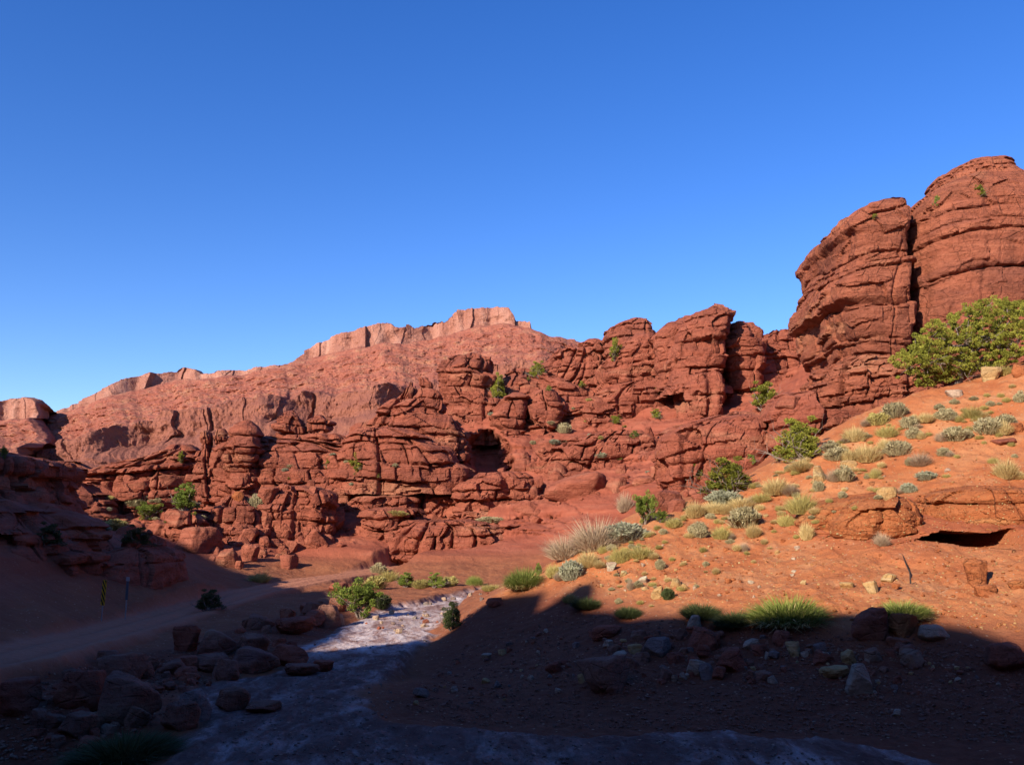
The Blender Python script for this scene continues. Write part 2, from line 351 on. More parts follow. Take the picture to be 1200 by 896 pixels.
def poly_mask(x, y, poly, soft):                           # 1 inside, soft edge in metres
    poly = np.array(poly)[:, :2]; inside = np.zeros(x.shape, bool); dmin = np.full(x.shape, 1e9)
    for i in range(len(poly)):
        x0, y0 = poly[i]; x1, y1 = poly[(i+1) % len(poly)]
        cond = (y0 > y) != (y1 > y)
        with np.errstate(divide='ignore', invalid='ignore'):
            xi = (x1-x0)*(y-y0)/((y1-y0) if y1 != y0 else 1e-9)+x0
        inside ^= cond & (x < xi)
        L2 = (x1-x0)**2+(y1-y0)**2+1e-9
        t = np.clip(((x-x0)*(x1-x0)+(y-y0)*(y1-y0))/L2, 0, 1)
        dmin = np.minimum(dmin, np.hypot(x-x0-t*(x1-x0), y-y0-t*(y1-y0)))
    sd_ = np.where(inside, dmin, -dmin)
    return sd_
WASH = [Wz(px, py, 0.05) for px, py in ((150,990),(182,890),(232,848),(222,815),(262,798),(330,785),(350,768),(364,752),(398,734),(440,716),(505,709),(565,694),
        (610,692),(550,716),(515,736),(498,754),(470,778),(440,803),(428,825),(455,846),(560,850),(700,860),(850,861),(960,862),(1045,878),(1120,900),(1200,990))]
ROADP = np.array([(-26,6,3.0),(-19,18,2.2)] + [W(*c) for c in CTRL[:8]] + [W(480,664,95), W(520,655,104)])
ROADP[-1, 2] = ROADP[-2, 2] = ROADP[-3, 2]+0.3
def road_dist(x, y):
    dmin = np.full(x.shape, 1e9); zz = np.zeros(x.shape)
    for (x0, y0, z0), (x1, y1, z1) in zip(ROADP[:-1], ROADP[1:]):
        t = np.clip(((x-x0)*(x1-x0)+(y-y0)*(y1-y0))/((x1-x0)**2+(y1-y0)**2), 0, 1)
        d = np.hypot(x-x0-t*(x1-x0), y-y0-t*(y1-y0)); m = d < dmin
        dmin = np.where(m, d, dmin); zz = np.where(m, z0+t*(z1-z0), zz)
    return dmin, zz
SLOPE = [W(*c) for c in ((560,706,46),(640,664,54),(680,640,54.5),(750,602,55),(850,571,56),(920,536,57.5),(1000,492,59),(1080,462,60.5),(1200,424,62),(1330,385,66))] + [(45,36,0),(26,26,0)] + [W(*c) for c in ((1200,735,30.5),(1100,728,31.5),(1000,728,32),(900,724,33.5),(800,720,35.5),(700,695,41.5))]
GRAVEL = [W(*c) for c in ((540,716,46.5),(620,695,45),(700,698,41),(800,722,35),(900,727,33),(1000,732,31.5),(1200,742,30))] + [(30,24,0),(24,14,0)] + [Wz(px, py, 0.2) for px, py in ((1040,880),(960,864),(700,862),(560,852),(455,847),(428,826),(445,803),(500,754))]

BANKP = [W(*c) for c in ((0,790,26.5),(100,770,32),(200,748,39),(300,722,49),(395,702,61),(405,730,50))] + [Wz(a, b, 0.1) for a, b in ((350,766),(262,796),(222,812),(182,890),(100,960),(-200,960))] + [(-24,18,1)]
def terrain(x, y, detail=True):
    r = np.hypot(x, y); az = np.abs(np.arctan2(x, y))
    z = tps(x, y)
    zfar = 14+np.maximum(r-250, 0)*0.052
    z = z+(zfar-z)*sstep(170, 300, r)
    back = sstep(0.95, 1.6, az)
    z = z+(3.0+np.minimum(r, 300)*0.01-z)*back
    z = z+(3.2-z)*(1-sstep(4, 8, r))
    wx = x+1.2*fbm(x*.12, y*.12, 0, 3, 5); wy = y+1.2*fbm(x*.12, y*.12, 4, 3, 6)
    wd = poly_mask(wx+0.55*fbm(x*.8, y*.8, 1, 3, 7), wy+0.9*fbm(x*.7, y*.5, 8, 3, 8), WASH, 0)
    m_wash = sstep(-0.35, 0.35, wd)
    rd, rz = road_dist(x, y)
    m_road = 1-sstep(1.6, 2.2, rd+0.5*fbm(x*.35, y*.35, 2, 3, 9))
    m_road = m_road*(1-sstep(96, 106, r))
    m_slope = sstep(-1.2, 1.2, poly_mask(wx, wy, SLOPE, 0))
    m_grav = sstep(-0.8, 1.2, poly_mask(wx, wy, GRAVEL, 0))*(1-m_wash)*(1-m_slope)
    m_rock = sstep(83, 92, r+3*fbm(x*.1, y*.1, 0, 3, 3))*sstep(1.2, 3.4, z)*(1-sstep(0.9, 1.2, az))*(1-m_slope)*(1-sstep(190, 230, r))
    bank_shade = sstep(-0.5, 1.0, poly_mask(wx, wy, BANKP, 0))*(1-m_wash)*(1-m_road)
    m_grav = np.maximum(m_grav, bank_shade)  # shade put into the bank's colour: it takes the darker gravel tone
    left = sstep(0.24, 0.32, -np.arctan2(x, y))*sstep(0.0, 1.5, rd-3)*(r > 30)*(r < 90)*sstep(1.5, 3.0, z)
    m_rock = np.maximum(m_rock, left*0.55)
    if detail:
        z = z + m_slope*(0.34*fbm(x*.22, y*.22, 0, 4, 21)+0.16*fbm(x*.9, y*.55, 0, 5, 22, ridged=True)+0.05*fbm(x*3.2, y*3.2, 0, 3, 20))
        z = z + m_grav*(0.16*fbm(x*.4, y*.4, 0, 4, 23)+0.07*fbm(x*2.2, y*2.2, 0, 3, 24))
        other = (1-m_slope)*(1-m_grav)*(1-m_rock)*(1-m_wash)*(1-m_road)
        z = z + other*(0.35*fbm(x*.25, y*.25, 0, 4, 25)+0.14*fbm(x*1.2, y*1.2, 0, 4, 26))*sstep(8, 14, r)
        # terraced bedrock
        zz = z + 1.3*fbm(x*.07, y*.07, 0, 3, 31) + 0.05*x
        stp = 2.4; f = zz/stp; k = np.floor(f); t = f-k
        prof = np.where(t < 0.8, t*0.42/0.8, 0.42+(t-0.8)*0.58/0.2)
        keep = 0.35+0.65*sstep(-0.25, 0.25, fbm(x*.06, y*.06, 7, 2, 33))
        z = z + m_rock*keep*((k+prof)*stp-zz)*0.9
        z = z + m_rock*sstep(90,105,r)*(0.75*fbm(x*.22, y*.22, z*.3, 4, 34)+0.38*fbm(x*.7, y*.7, z*.9, 4, 35, ridged=True)) + m_rock*0.12*fbm(x*1.2,y*1.2,z,3,36)
        z = z + (0.0+0.10*fbm(x*.5, y*.35, 0, 4, 27, ridged=True)+0.06*fbm(x*2.2, y*1.4, 0, 4, 28, ridged=True)-z)*m_wash
    z = z + (rz-0.05*np.exp(-((rd-0.8)/0.22)**2)+0.05*fbm(x*1.5, y*1.5, 0, 4, 29)+0.06*np.cos(np.clip(rd/1.7, 0, 1)*3.14*2)*0.5-z)*m_road
    return z, dict(sunlit_crust=sstep(35, 42, r+3*fbm(x*.2, y*.2, 3, 3, 14)), rut=m_road*np.maximum(np.exp(-((rd-0.8)/0.22)**2), 0.6*np.exp(-((rd-1.75)/0.2)**2))*(0.6+0.8*fbm(x*.3, y*.3, 0, 3, 12)), road=m_road, wash=m_wash, rock=m_rock, slope=m_slope, gravel=m_grav)

fine = np.radians(np.linspace(-36, 36, 1060))
coarse = np.radians(np.concatenate([np.linspace(37, 180, 50), np.linspace(-179, -37, 49)]))
az = np.concatenate([fine, coarse])
rr = [0.6]
while rr[-1] < 3600:
    r_ = rr[-1]
    rr.append(r_ + (0.5 if r_ < 12 else max(0.06, r_*0.0032) if r_ < 60 else r_*0.0024 if r_ < 150 else r_*0.006 if r_ < 210 else r_*0.06))
rr = np.array(rr)
RR, AZ = np.meshgrid(rr, az, indexing='ij')
GX, GY = RR*np.sin(AZ), RR*np.cos(AZ)
GZ, masks = terrain(GX, GY)
# sandstone lens in the orange slope, with the dark slot under its lip
def wl(pts, Y=39.0): 
    q = np.array([W(a, b, Y) for a, b in pts]); return q[:, 0], q[:, 2]
sx = (GX > 11) & (GX < 27) & (GY > 34) & (GY < 52) & (masks['slope'] > 0.3)
ox, oz = GX[sx], GZ[sx]
jit = 0.10*fbm(ox*.8, oz*.8, 0, 3, 91)
top_ = np.interp(ox, *wl([(940,604),(975,580),(1010,573),(1060,580),(1100,566),(1150,570),(1200,578),(1280,590)]))+2*jit
lip_ = np.interp(ox, *wl([(940,622),(985,634),(1010,626),(1040,640),(1085,633),(1098,626),(1115,622),(1150,625),(1185,620),(1200,628),(1280,634)]))+0.4*jit
bot_ = np.interp(ox, *wl([(1085,633.5),(1098,634.5),(1112,637),(1128,642),(1140,643.5),(1165,642),(1176,634),(1186,621)]))+0.4*jit
xm = sstep(12.2, 14.5, ox)*(1-sstep(25, 27, ox))
tt_ = np.clip((oz-lip_)/np.maximum(top_-lip_, 0.3), 0, 1.0)
above = (oz > lip_)
fa_, fg_ = facets(ox, oz*0, oz, 2.6, 93); fb_, fh_ = facets(ox, oz*0, oz, 0.9, 94)
bul = np.where(above, 1.35*(1-tt_)**0.8*sstep(0, 0.06, tt_+0.03)*(0.75+0.6*fbm(ox*.3, oz*.3, 0, 3, 92))+(1-tt_**2)*(0.8*(fa_-.5)+0.35*fg_+0.25*(fb_-.5)+0.12*fh_), -0.10)*xm
low_ = np.where(~above, np.exp(-((oz-lip_)/0.9)**2)*(0.35+0.5*fbm(ox*.5, oz*.9, 0, 4, 95, ridged=True)), 0)*xm
slot = (oz < lip_) & (oz > bot_) & (ox > wl([(1086,630)])[0][0]) & (ox < wl([(1185,630)])[0][0])
slot2 = (np.abs(ox-W(1004,620,39.0)[0]) < 0.25) & (np.abs(oz-W(1004,621,39.0)[2]) < 0.10)
GY[sx] -= bul+low_*(~slot)
GY[sx] += np.where(slot, 6.0, 0)+np.where(slot2, 0.9, 0)
masks['lens'] = np.zeros_like(GX); masks['lens'][sx] = xm*np.where(above, 1-sstep(0.75, 1.0, tt_), np.exp(-((oz-lip_)/0.8)**2)*0.6)
# hollow in the hillside: the black cave right of the stacked tower
cvp = np.array([W(a, b, 108) for a, b in ((547,500),(556,490),(572,486),(584,497),(599,514),(602,540),(609,570),(594,588),(574,600),(556,586),(543,560),(541,525))])
cs_ = (GY > 90) & (GY < 125) & (GX > -10) & (GX < 6)
cdm = poly_mask(GX[cs_]+1.7*fbm(GX[cs_]*.45, GZ[cs_]*.5, 0, 3, 97), GZ[cs_]+1.1*fbm(GX[cs_]*.45, GZ[cs_]*.45, 5, 3, 98), np.stack([cvp[:, 0], cvp[:, 2]], 1), 0)
CAVE_PUSH = np.zeros_like(GX); CAVE_PUSH[cs_] = 9*sstep(-0.3, 0.9, cdm)
# bedrock ledges push out of the hillside towards the valley
mr = masks['rock']; sel = mr > 0.02
HP = dict(lay=(0.45, 2.2), dip=-0.05, warp=2.0, amp=0.75, groove=0.5, round=0.7, jp=0.45, joint=0.5, blk=0.9, big=1.2, fine=0.22, cracks=0.8, sc=1.3, facet=0.9)
DH = strata(GX[sel]+0.3*GY[sel], GX[sel], GY[sel], GZ[sel], HP, 4711)
amt = (mr*sstep(72, 96, RR)*(0.25+0.75*sstep(-0.15, 0.3, fbm(GX*.045, GY*.045, 9, 3, 77)))*sstep(2.5, 6, GZ))[sel]
GX[sel] -= 0.25*DH*amt; GY[sel] -= 1.7*DH*amt; GY += CAVE_PUSH
GV = np.stack([GX, GY, GZ], -1).reshape(-1, 3)
GF = grid_faces(len(rr), len(az), True)[:, ::-1]
fm_w = masks['wash'].ravel()[GF].mean(1) > 0.5
fm_r = (masks['road'].ravel()[GF].mean(1) > 0.5) & ~fm_w
fm_h = (masks['rock'].ravel()[GF].mean(1) > 0.5) & ~fm_w & ~fm_r
def submesh(name, sel):
    f = GF[sel]; used, inv = np.unique(f, return_inverse=True)
    o = link_mesh(name, GV[used], inv.reshape(-1, 4), M['ground'], attrs={k: v.ravel()[used] for k, v in masks.items()})
    return tag(o, kind='structure')
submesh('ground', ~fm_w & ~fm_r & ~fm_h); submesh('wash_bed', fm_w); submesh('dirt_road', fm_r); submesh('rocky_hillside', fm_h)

# ------------------------------------------------------------------ far mesa
def pl(px, pts): 
    p = np.array(pts, float); return np.interp(px, p[:, 0], p[:, 1])
def mesa(name, px0, px1, top, cb, lt, lb, bot, Yrim, seed, ncol, capk=1.0):
    px = np.linspace(px0, px1, ncol)
    yt, yc, yl, yb, yz = (pl(px, q) for q in (top, cb, lt, lb, bot))
    wob = fbm(px*.012, 0, 0, 2, seed)
    yl = yl+16*fbm(px*.028, 3, 0, 4, seed+1); yb = np.maximum(yl+3, yb+14*fbm(px*.03, 9, 0, 4, seed+2))
    yt = yt+1.9*np.round(1.6*fbm(px*.07, 5, 0, 3, seed+3))+1.8*fbm(px*.25, 5, 0, 3, seed+4); yc = yc+3.5*fbm(px*.05, 2, 0, 3, seed+5)
    Yr = Yrim+90*wob
    if name == 'butte': Yr = Yr+260*np.clip((px-44)/23, 0, 1)**2
    bands = [(yt, Yr, 46), (yc, Yr-18, 120), (yl, Yr-330, 50), (yb, Yr-350, 60), (yz, Yr-560, 0)]
    rows_p, rows_Y, capm, lowm, tt = [], [], [], [], []
    # plateau behind the rim
    for q in (400, 150, 40, 12):
        rows_p.append(yt+0.0); rows_Y.append(Yr+q); capm.append(1.0); lowm.append(0.0); tt.append(-q)
    for bi in range(4):
        (a, Ya, n), (b, Yb, _) = bands[bi], bands[bi+1]
        for i in range(n):
            t = i/n
            rows_p.append(a+(b-a)*t); rows_Y.append(Ya+(Yb-Ya)*t)
            capm.append(1.0 if bi == 0 else 0.0); lowm.append(1.0 if bi >= 2 else 0.0); tt.append(bi+t)
    rows_p.append(yz); rows_Y.append(bands[-1][1]); capm.append(0); lowm.append(1.0); tt.append(4)
    P = np.array(rows_p); Y = np.array(rows_Y); T = np.array(tt)[:, None]
    a = (px-600)/FPX; b = (448-P)/FPX; dy = cp-b*sp
    X = Y*a/dy; Z = CAM_Z+Y*(sp+b*cp)/dy
    for i in range(4): Z[i] = Z[4]+(-8 if i == 0 else 2)*np.ones_like(px)*(1 if i < 3 else 0.3)
    Xc = np.broadcast_to(X[60], X.shape)
    cliff1 = sstep(-0.02, 0.1, T)*(1-sstep(0.97, 1.75, T)); cliff2 = sstep(1.9, 2.03, T)*(1-0.85*sstep(2.97, 4.0, T))
    talus = sstep(1.0, 1.2, T)*(1-sstep(1.8, 2.0, T)); foot = sstep(3.0, 3.2, T)
    def joints(q, sd):                                       # columns of very uneven width between vertical joints
        i = np.floor(q).astype(int); f = q-i; l = 0.5*hrand(i, 0, sd); r_ = 1-0.5*hrand(i+1, 0, sd+1)
        return hrand(i, 3, sd+2), np.minimum(np.abs(f-l), np.abs(r_-f))
    Xw = Xc+45*fbm(Xc*.005, Z*.002, 0, 3, seed+6)
    j1, e1 = joints(Xw/140+40, seed+7); j2, e2 = joints(Xw/36+1.3*fbm(Xc*.01, Z*.01, 7, 3, seed+38)+40, seed+30); j3, e3 = joints(Xw/190+40, seed+33)
    cut = -34*j1-11*j2-10*np.exp(-(e1/0.06)**2)-16*sstep(-.1, .5, fbm(Xc*.004, Z*.006, 1, 4, seed+8))-7*sstep(0, .5, fbm(Xc*.02, Z*.03, 1, 4, seed+19))
    low1 = 40+26*fbm(Xc*.0025, 0, 4, 2, seed+8)
    D = low1*cliff1+cut*((T > -20)*(1-sstep(0.92, 1.05, T)))
    low2 = 55+60*fbm(Xc*.0040, 0, 8, 3, seed+11, 0.5, True)
    cut2 = -40*j3-22*j2-24*sstep(-.1, .45, fbm(Xc*.008, Z*.01, 2, 4, seed+10))
    D = D+cliff2*low2+cut2*sstep(1.9, 2.03, T)*(1-sstep(2.8, 3.15, T))+(cliff1+cliff2)*5*fbm(Xc*.05, Y*.05, Z*.05, 3, seed+12)+cliff2*22*fbm(Xc*.025, Y*.02, Z*.02, 5, seed+36, 0.6)
    gul = fbm(Xc*.005+0.002*Z, Z*.004, 6, 5, seed+13, 0.55)
    D = D+talus*(26*gul+24*fbm(Xc*.022, Y*.022, Z*.04, 5, seed+14, 0.62))+foot*(16*gul+8*fbm(Xc*.04, Y*.04, Z*.04, 4, seed+15))
    D = D + (talus+foot)*7*sstep(0.1, 0.4, fbm(Xc*.002, 0, Z*.035, 4, seed+16))*sstep(-0.1, 0.3, fbm(Xc*.006, 3, Z*.008, 3, seed+17))
    Y2 = Y-D*(T > -20)
    V = np.stack([X, Y2, Z], -1).reshape(-1, 3)
    o = link_mesh(name, V, grid_faces(len(P), ncol), M['mesa'], smooth=True, sharp=35,
                  attrs={'cap': np.repeat(capm, ncol), 'low': np.repeat(lowm, ncol)})
    return tag(o, kind='structure')
SKY = [(40,500),(64,488),(68,486),(75,483),(100,471),(118,463),(128,456),(150,446),(175,439),(197,434),(207,433),(213,428),(226,430),(232,435),(246,436),(254,432),(275,431),(288,433),(300,429),(330,427),(345,421),(352,415),(366,409),(372,404),(380,400),(395,392),(412,387),(430,380),(445,375),(455,374),(462,380),(470,381),(476,378),(486,381),(495,378),(505,377),(520,372),(531,366),(537,362),(560,361),(580,360),(596,361),(602,372),(605,377),(621,377),(623,386),(640,394),(648,398),(672,398),(676,402),(700,408),(760,420)]
CB = [(40,502),(68,490),(100,480),(120,473),(150,464),(180,458),(215,447),(246,447),(290,441),(330,433),(350,428),(380,420),(420,411),(455,403),(480,404),(500,400),(540,392),(560,386),(590,382),(605,386),(622,388),(640,396),(672,402),(700,412),(760,424)]
LT = [(40,540),(80,530),(120,515),(160,503),(190,500),(220,485),(260,480),(300,472),(340,470),(365,462),(400,468),(440,460),(470,455),(500,452),(540,445),(580,435),(640,425),(700,430),(760,440)]
LB = [(40,552),(80,548),(120,545),(160,535),(200,528),(240,520),(300,505),(340,500),(380,500),(440,492),(480,485),(540,470),(600,455),(700,452),(760,460)]
BT = [(40,600),(400,590),(760,560)]
mesa('mesa', -160, 760, SKY, CB, LT, LB, BT, 1850, 101, 1560)
mesa('butte', -160, 67, [(-160,478),(-60,472),(0,468),(18,465),(28,463),(40,466),(50,474),(58,483),(64,488),(67,492)],
     [(-160,500),(0,494),(40,493),(60,491),(67,493)], [(-160,530),(0,530),(67,528)], [(-160,545),(0,542),(67,540)], [(-160,600),(67,600)], 1700, 202, 420)
BASEP = dict(lay=(0.35, 2.4), dip=0.0, warp=1.0, amp=0.40, groove=0.5, round=0.8, jp=0.3, joint=0.6, blk=0.7, big=0.9, fine=0.15, cracks=0.7, sc=1.0, facet=1.1)

def loft(rows, Y, depth, seed, P, nu=240, dz=0.2, n=3.2, under=3.0, dome=0.25, tilt=0.0):
    rows = sorted(rows, key=lambda r: -r[0])
    Yc = Y+depth*0.5
    z = np.array([W(600, r[0], Yc)[2] for r in rows])
    off = lambda r: 0.42*depth if n > 4.5 else 0.35*min(depth, 0.4*(r[2]-r[1])/FPX*Yc)
    near = lambda r: Yc-off(r)
    wmax = max(r[2]-r[1] for r in rows)
    far = lambda r: Yc+(0.3*depth*((r[2]-r[1])/wmax)**0.25 if n > 4.5 else 0)
    xl = np.array([W(r[1], r[0], near(r) if r[1] < 600 else far(r))[0] for r in rows]); xr = np.array([W(r[2], r[0], near(r) if r[2] > 600 else far(r))[0] for r in rows])
    z = np.concatenate([[z[0]-under], z]); xl = np.concatenate([[xl[0]-.25*under], xl]); xr = np.concatenate([[xr[0]+.25*under], xr])
    nv = int((z[-1]-z[0])/dz)+2
    zi = np.linspace(z[0], z[-1], nv); L = np.interp(zi, z, xl); R = np.interp(zi, z, xr)
    c = (L+R)/2; w = np.maximum((R-L)/2, 0.05); wm = w.max()
    b = depth/2*(w/wm)**(0.25 if n > 4.5 else 0.5)
    th = np.concatenate([np.linspace(math.pi, 2*math.pi, nu, endpoint=False), np.linspace(0, math.pi, nu//3, endpoint=False)])
    # spread samples evenly along the front face
    cth, sth = np.cos(th), np.sin(th)
    if wm > depth*0.6:
        cth = np.sign(cth)*np.abs(cth)**0.9; nn = np.sqrt(cth**2+sth**2); cth, sth = cth/nn, sth/nn
    rad = 1/(np.abs(cth)**n+np.abs(sth)**n)**(1/n); ux, uy = cth*rad, sth*rad
    # cap rings
    nc_ = max(5, int(min(w[-1], depth/2)/(dz*1.3)))
    sh = np.concatenate([np.ones(nv), np.cos(np.linspace(0, math.pi/2, nc_+1)[1:])*0.999+0.001])
    zt = np.concatenate([zi, zi[-1]+dome*np.sin(np.linspace(0, math.pi/2, nc_+1)[1:])])
    cc = np.concatenate([c, np.full(nc_, c[-1])]); ww = np.concatenate([w, np.full(nc_, w[-1])])*sh; bb = np.concatenate([b, np.full(nc_, b[-1])])*sh
    X = cc[:, None]+ww[:, None]*ux; Yy = Yc+bb[:, None]*uy + tilt*(zt-zt[0])[:, None]; Z = np.broadcast_to(zt[:, None], X.shape)
    nx = np.sign(ux)*np.abs(ux)**(n-1)/np.maximum(wm, .3); ny = np.sign(uy)*np.abs(uy)**(n-1)/(depth/2); nl = np.hypot(nx, ny); nx, ny = nx/nl, ny/nl
    mx, my = wm*ux, depth/2*uy; ds = np.hypot(np.diff(mx, append=mx[0]), np.diff(my, append=my[0])); S = np.concatenate([[0], np.cumsum(ds)[:-1]])
    S = np.broadcast_to(S, X.shape)
    D = strata(S, X, Yy, Z, P, seed)
    lim = np.minimum(1.0, ww/1.2)[:, None]*sh[:, None]**0.5
    D = D*lim
    top = (1-sh)[:, None]
    X = X+nx*D; Yy = Yy+ny*D
    Z = Z+0.35*P['sc']*fbm(X*.5, Yy*.5, Z*.5, 4, seed+20)*np.minimum(1, P['amp']*2)+top*0.3*fbm(X*.9, Yy*.9, 0, 3, seed+21)
    return np.stack([X, Yy, Z], -1).reshape(-1, 3), grid_faces(len(zt), len(th), True)

bpy.context.view_layer.update(); DG = bpy.context.evaluated_depsgraph_get()
def foot(px, py):
    a = (px-600)/FPX; b = (448-py)/FPX
    ok, loc, nor, i_, ob, m_ = scn.ray_cast(DG, Vector((0, 0, CAM_Z)), Vector((a, cp-b*sp, sp+b*cp)).normalized())
    return loc.y if ok and 60 < loc.y < 190 else None
def crag(name, label, lofts, mat='rock', fix=False, cat='rock formation', group=None, seed=1, sharp=38, **kw):
    P = dict(BASEP); P.update(kw)
    if mat == 'rock': P['lay'] = (P['lay'][0]*1.35, P['lay'][1]*1.3)
    VV, FF, off = [], [], 0
    shift = 0
    if not fix:
        lw = max(lofts, key=lambda l: max(r[0] for r in l[0])); b = max(lw[0], key=lambda r: r[0])
        ys = [foot(b[1]+(b[2]-b[1])*q, b[0]) for q in (0.25, 0.5, 0.75)]; ys = sorted(y for y in ys if y)
        if ys: shift = max(-14, min(14, ys[len(ys)//2]-lw[1]+0.5))
    for i, l in enumerate(lofts):
        q = dict(P); opt = dict(l[3]) if len(l) > 3 else {}
        lk = {k: opt.pop(k) for k in list(opt) if k in ('nu', 'dz', 'n', 'under', 'dome', 'tilt')}
        q.update(opt)
        v, f = loft(l[0], l[1]+shift, l[2], seed*1000+i*77, q, **lk)
        VV.append(v); FF.append(f+off); off += len(v)
    o = link_mesh(name, np.concatenate(VV), np.concatenate(FF), M[mat], smooth=True, sharp=sharp)
    if label: tag(o, label, cat, group)
    return o

knob = dict(nu=90, dz=0.13)
crag('rock_pinnacle', 'cluster of three knobbly red rock spires at the left end of the ridge', [
    ([(507,236,246),(515,234,248),(525,237,247),(540,229,250),(555,227,252),(575,226,256),(600,226,262)], 107, 5, knob),
    ([(504,256,265),(510,254,268),(520,255,268),(535,253,276),(560,250,282),(600,245,290)], 108, 5, knob),
    ([(496,285,296),(503,280,301),(515,276,306),(525,269,307),(540,266,304),(550,268,303),(565,268,303),(590,262,300),(612,258,296)], 105, 6, knob)],
    seed=3, lay=(0.3,1.5), dip=0.06)
crag('rock_outcrop', 'broad knobbly red outcrop with rounded caps right of the three spires', [
    ([(484,336,350),(490,326,359),(500,321,364),(512,322,364),(530,322,366)], 113, 7, knob),
    ([(488,370,380),(493,364,388),(503,365,387),(515,366,384),(530,364,390)], 114, 5, knob),
    ([(512,330,410),(518,325,416),(535,322,414),(547,321,402),(560,318,385)], 111, 8, dict(nu=220))], seed=5, lay=(0.4,1.8), dip=0.05)
crag('rock_ledge', 'low row of red blocks between the knobbly outcrop and the tall stacked tower', [
    ([(497,418,440),(503,412,446),(512,410,448),(524,408,448),(536,405,450)], 114, 6, dict(nu=140))], seed=6, dip=0.05)
crag('rock_tower', 'tall stacked red tower with thin ledges left of the black cave', [
    ([(445,488,506),(449,487,513),(458,485,514),(464,483,522),(473,475,526),(485,461,527),(490,464,536),(505,461,542),(510,464,548),(525,464,548),(540,468,543),(556,470,540)], 107, 8, dict(nu=260, dz=0.12)),
    ([(450,478,486),(462,470,490),(475,458,490),(490,440,490),(505,430,488),(520,425,486),(540,420,484)], 112, 8, dict(nu=160))], seed=8, lay=(0.28,1.5), dip=0.04, groove=0.65, amp=0.45)
crag('brow_rock', 'smooth overhanging red block under the stacked tower beside the cave', [
    ([(543,497,540),(550,488,551),(560,487,554),(568,489,552),(576,495,546)], 103.5, 8, dict(nu=160, dz=0.12, dome=0.5, under=0.3)),
    ([(574,488,543),(590,482,548),(604,478,550)], 105.5, 6, dict(lay=(0.25,0.8), nu=160))], seed=9, amp=0.15, groove=0.15, joint=0.2, blk=0.15, lay=(1.5,4), fine=0.1)
crag('rock_tower', 'higher layered red tower standing behind the stacked one', [
    ([(416,548,558),(420,529,571),(425,520,575),(432,515,573),(437,511,571),(445,513,581),(455,513,576),(468,519,588),(480,523,586),(500,520,592)], 119, 9, dict(nu=220, dz=0.14))], seed=11, lay=(0.35,1.6), dip=0.06, groove=0.6)
crag('rock_outcrop', 'bulging pair of red blocks right of the black cave', [
    ([(463,601,612),(470,591,617),(480,581,620),(490,577,621),(500,576,621),(509,588,618),(522,590,612)], 111, 9, dict(nu=180, dz=0.14)),
    ([(460,624,647),(466,619,652),(478,619,656),(488,622,655),(495,624,651),(506,626,648),(516,626,646)], 111.5, 8, dict(nu=160, dz=0.14)),
    ([(507,588,612),(515,588,611),(526,590,608)], 110, 6, dict(nu=100, lay=(0.2,0.7)))], seed=12, lay=(0.8,2.8), amp=0.3)
crag('rock_slab', 'tilted stack of broad red ledges topped by a dark knob below the skyline', [
    ([(377,739,757),(381,727,763),(389,713,766),(398,711,767)], 134, 8, dict(nu=150, dz=0.15, dome=0.4)),
    ([(397,742,770),(405,735,776),(415,722,780),(425,708,782),(435,700,782),(443,699,780),(455,700,778)], 130, 12, dict(nu=260)),
    ([(452,722,788),(460,702,795),(470,693,796),(480,694,794),(492,700,784)], 126, 10, dict(nu=260, amp=0.25))], seed=14, lay=(0.5,2.0), dip=-0.10)
crag('rock_slab', 'long sloping red slabs with a small dark knob on the middle of the skyline', [
    ([(399,688,700),(404,682,704),(415,680,708),(424,676,712)], 138, 6, dict(nu=90)),
    ([(413,652,704),(422,640,710),(432,630,712),(445,618,712),(460,606,705)], 136, 12, dict(nu=220))], seed=15, lay=(0.5,2.0), dip=-0.10)
crag('rock_crag', 'large ragged red crag with a dark cleft on its right side', [
    ([(364,823,851),(368,817,855),(375,806,857),(382,796,857),(390,789,855),(400,784,849),(410,782,847),(420,783,849),(430,783,846),(442,784,842)], 124, 13, dict(nu=280, dz=0.16)),
    ([(377,790,812),(386,776,815),(400,765,800),(420,765,795),(440,770,795)], 130, 10, dict(nu=120)),
    ([(437,806,844),(445,798,848),(455,796,850),(465,797,850),(475,798,848),(492,798,846)], 121, 11, dict(nu=180, dz=0.14, amp=0.25, lay=(1.2,3.5)))], seed=17, lay=(0.5,2.4), dip=-0.03, groove=0.6, amp=0.5)
crag('rock_crag', 'upright red crag just right of the dark cleft', [
    ([(384,851,880),(390,848,887),(397,847,889),(410,847,887),(420,848,886),(435,851,885),(450,856,882),(470,860,880)], 131, 10, dict(nu=180, dz=0.16))], seed=18, lay=(0.6,2.4), dip=-0.05, amp=0.45)
crag('rock_crag', 'far red crag in the gap beside the great cliff', [
    ([(393,895,932),(398,889,938),(415,888,950),(430,892,952),(445,896,952),(462,900,950)], 143, 10, dict(nu=200, dz=0.18))], seed=19, lay=(0.5,2.0), dip=-0.06, groove=0.6, amp=0.5)
crag('rock_wall', 'long smooth rounded red wall below the crags', [
    ([(489,850,884),(493,822,896),(500,794,902),(508,779,902),(520,770,902),(535,767,900),(548,768,893),(562,770,880),(575,774,868)], 84, 12, dict(nu=300, dz=0.13, dome=0.5)),
    ([(470,905,1000),(478,895,1020),(490,891,1045),(505,891,1050),(520,892,1040),(535,893,1020)], 80, 14, dict(nu=280, dz=0.13, dome=0.5))],
    seed=21, fix=True, lay=(1.5,4.5), amp=0.28, groove=0.22, joint=0.25, blk=0.3, fine=0.1, dip=-0.10, cracks=0.6)
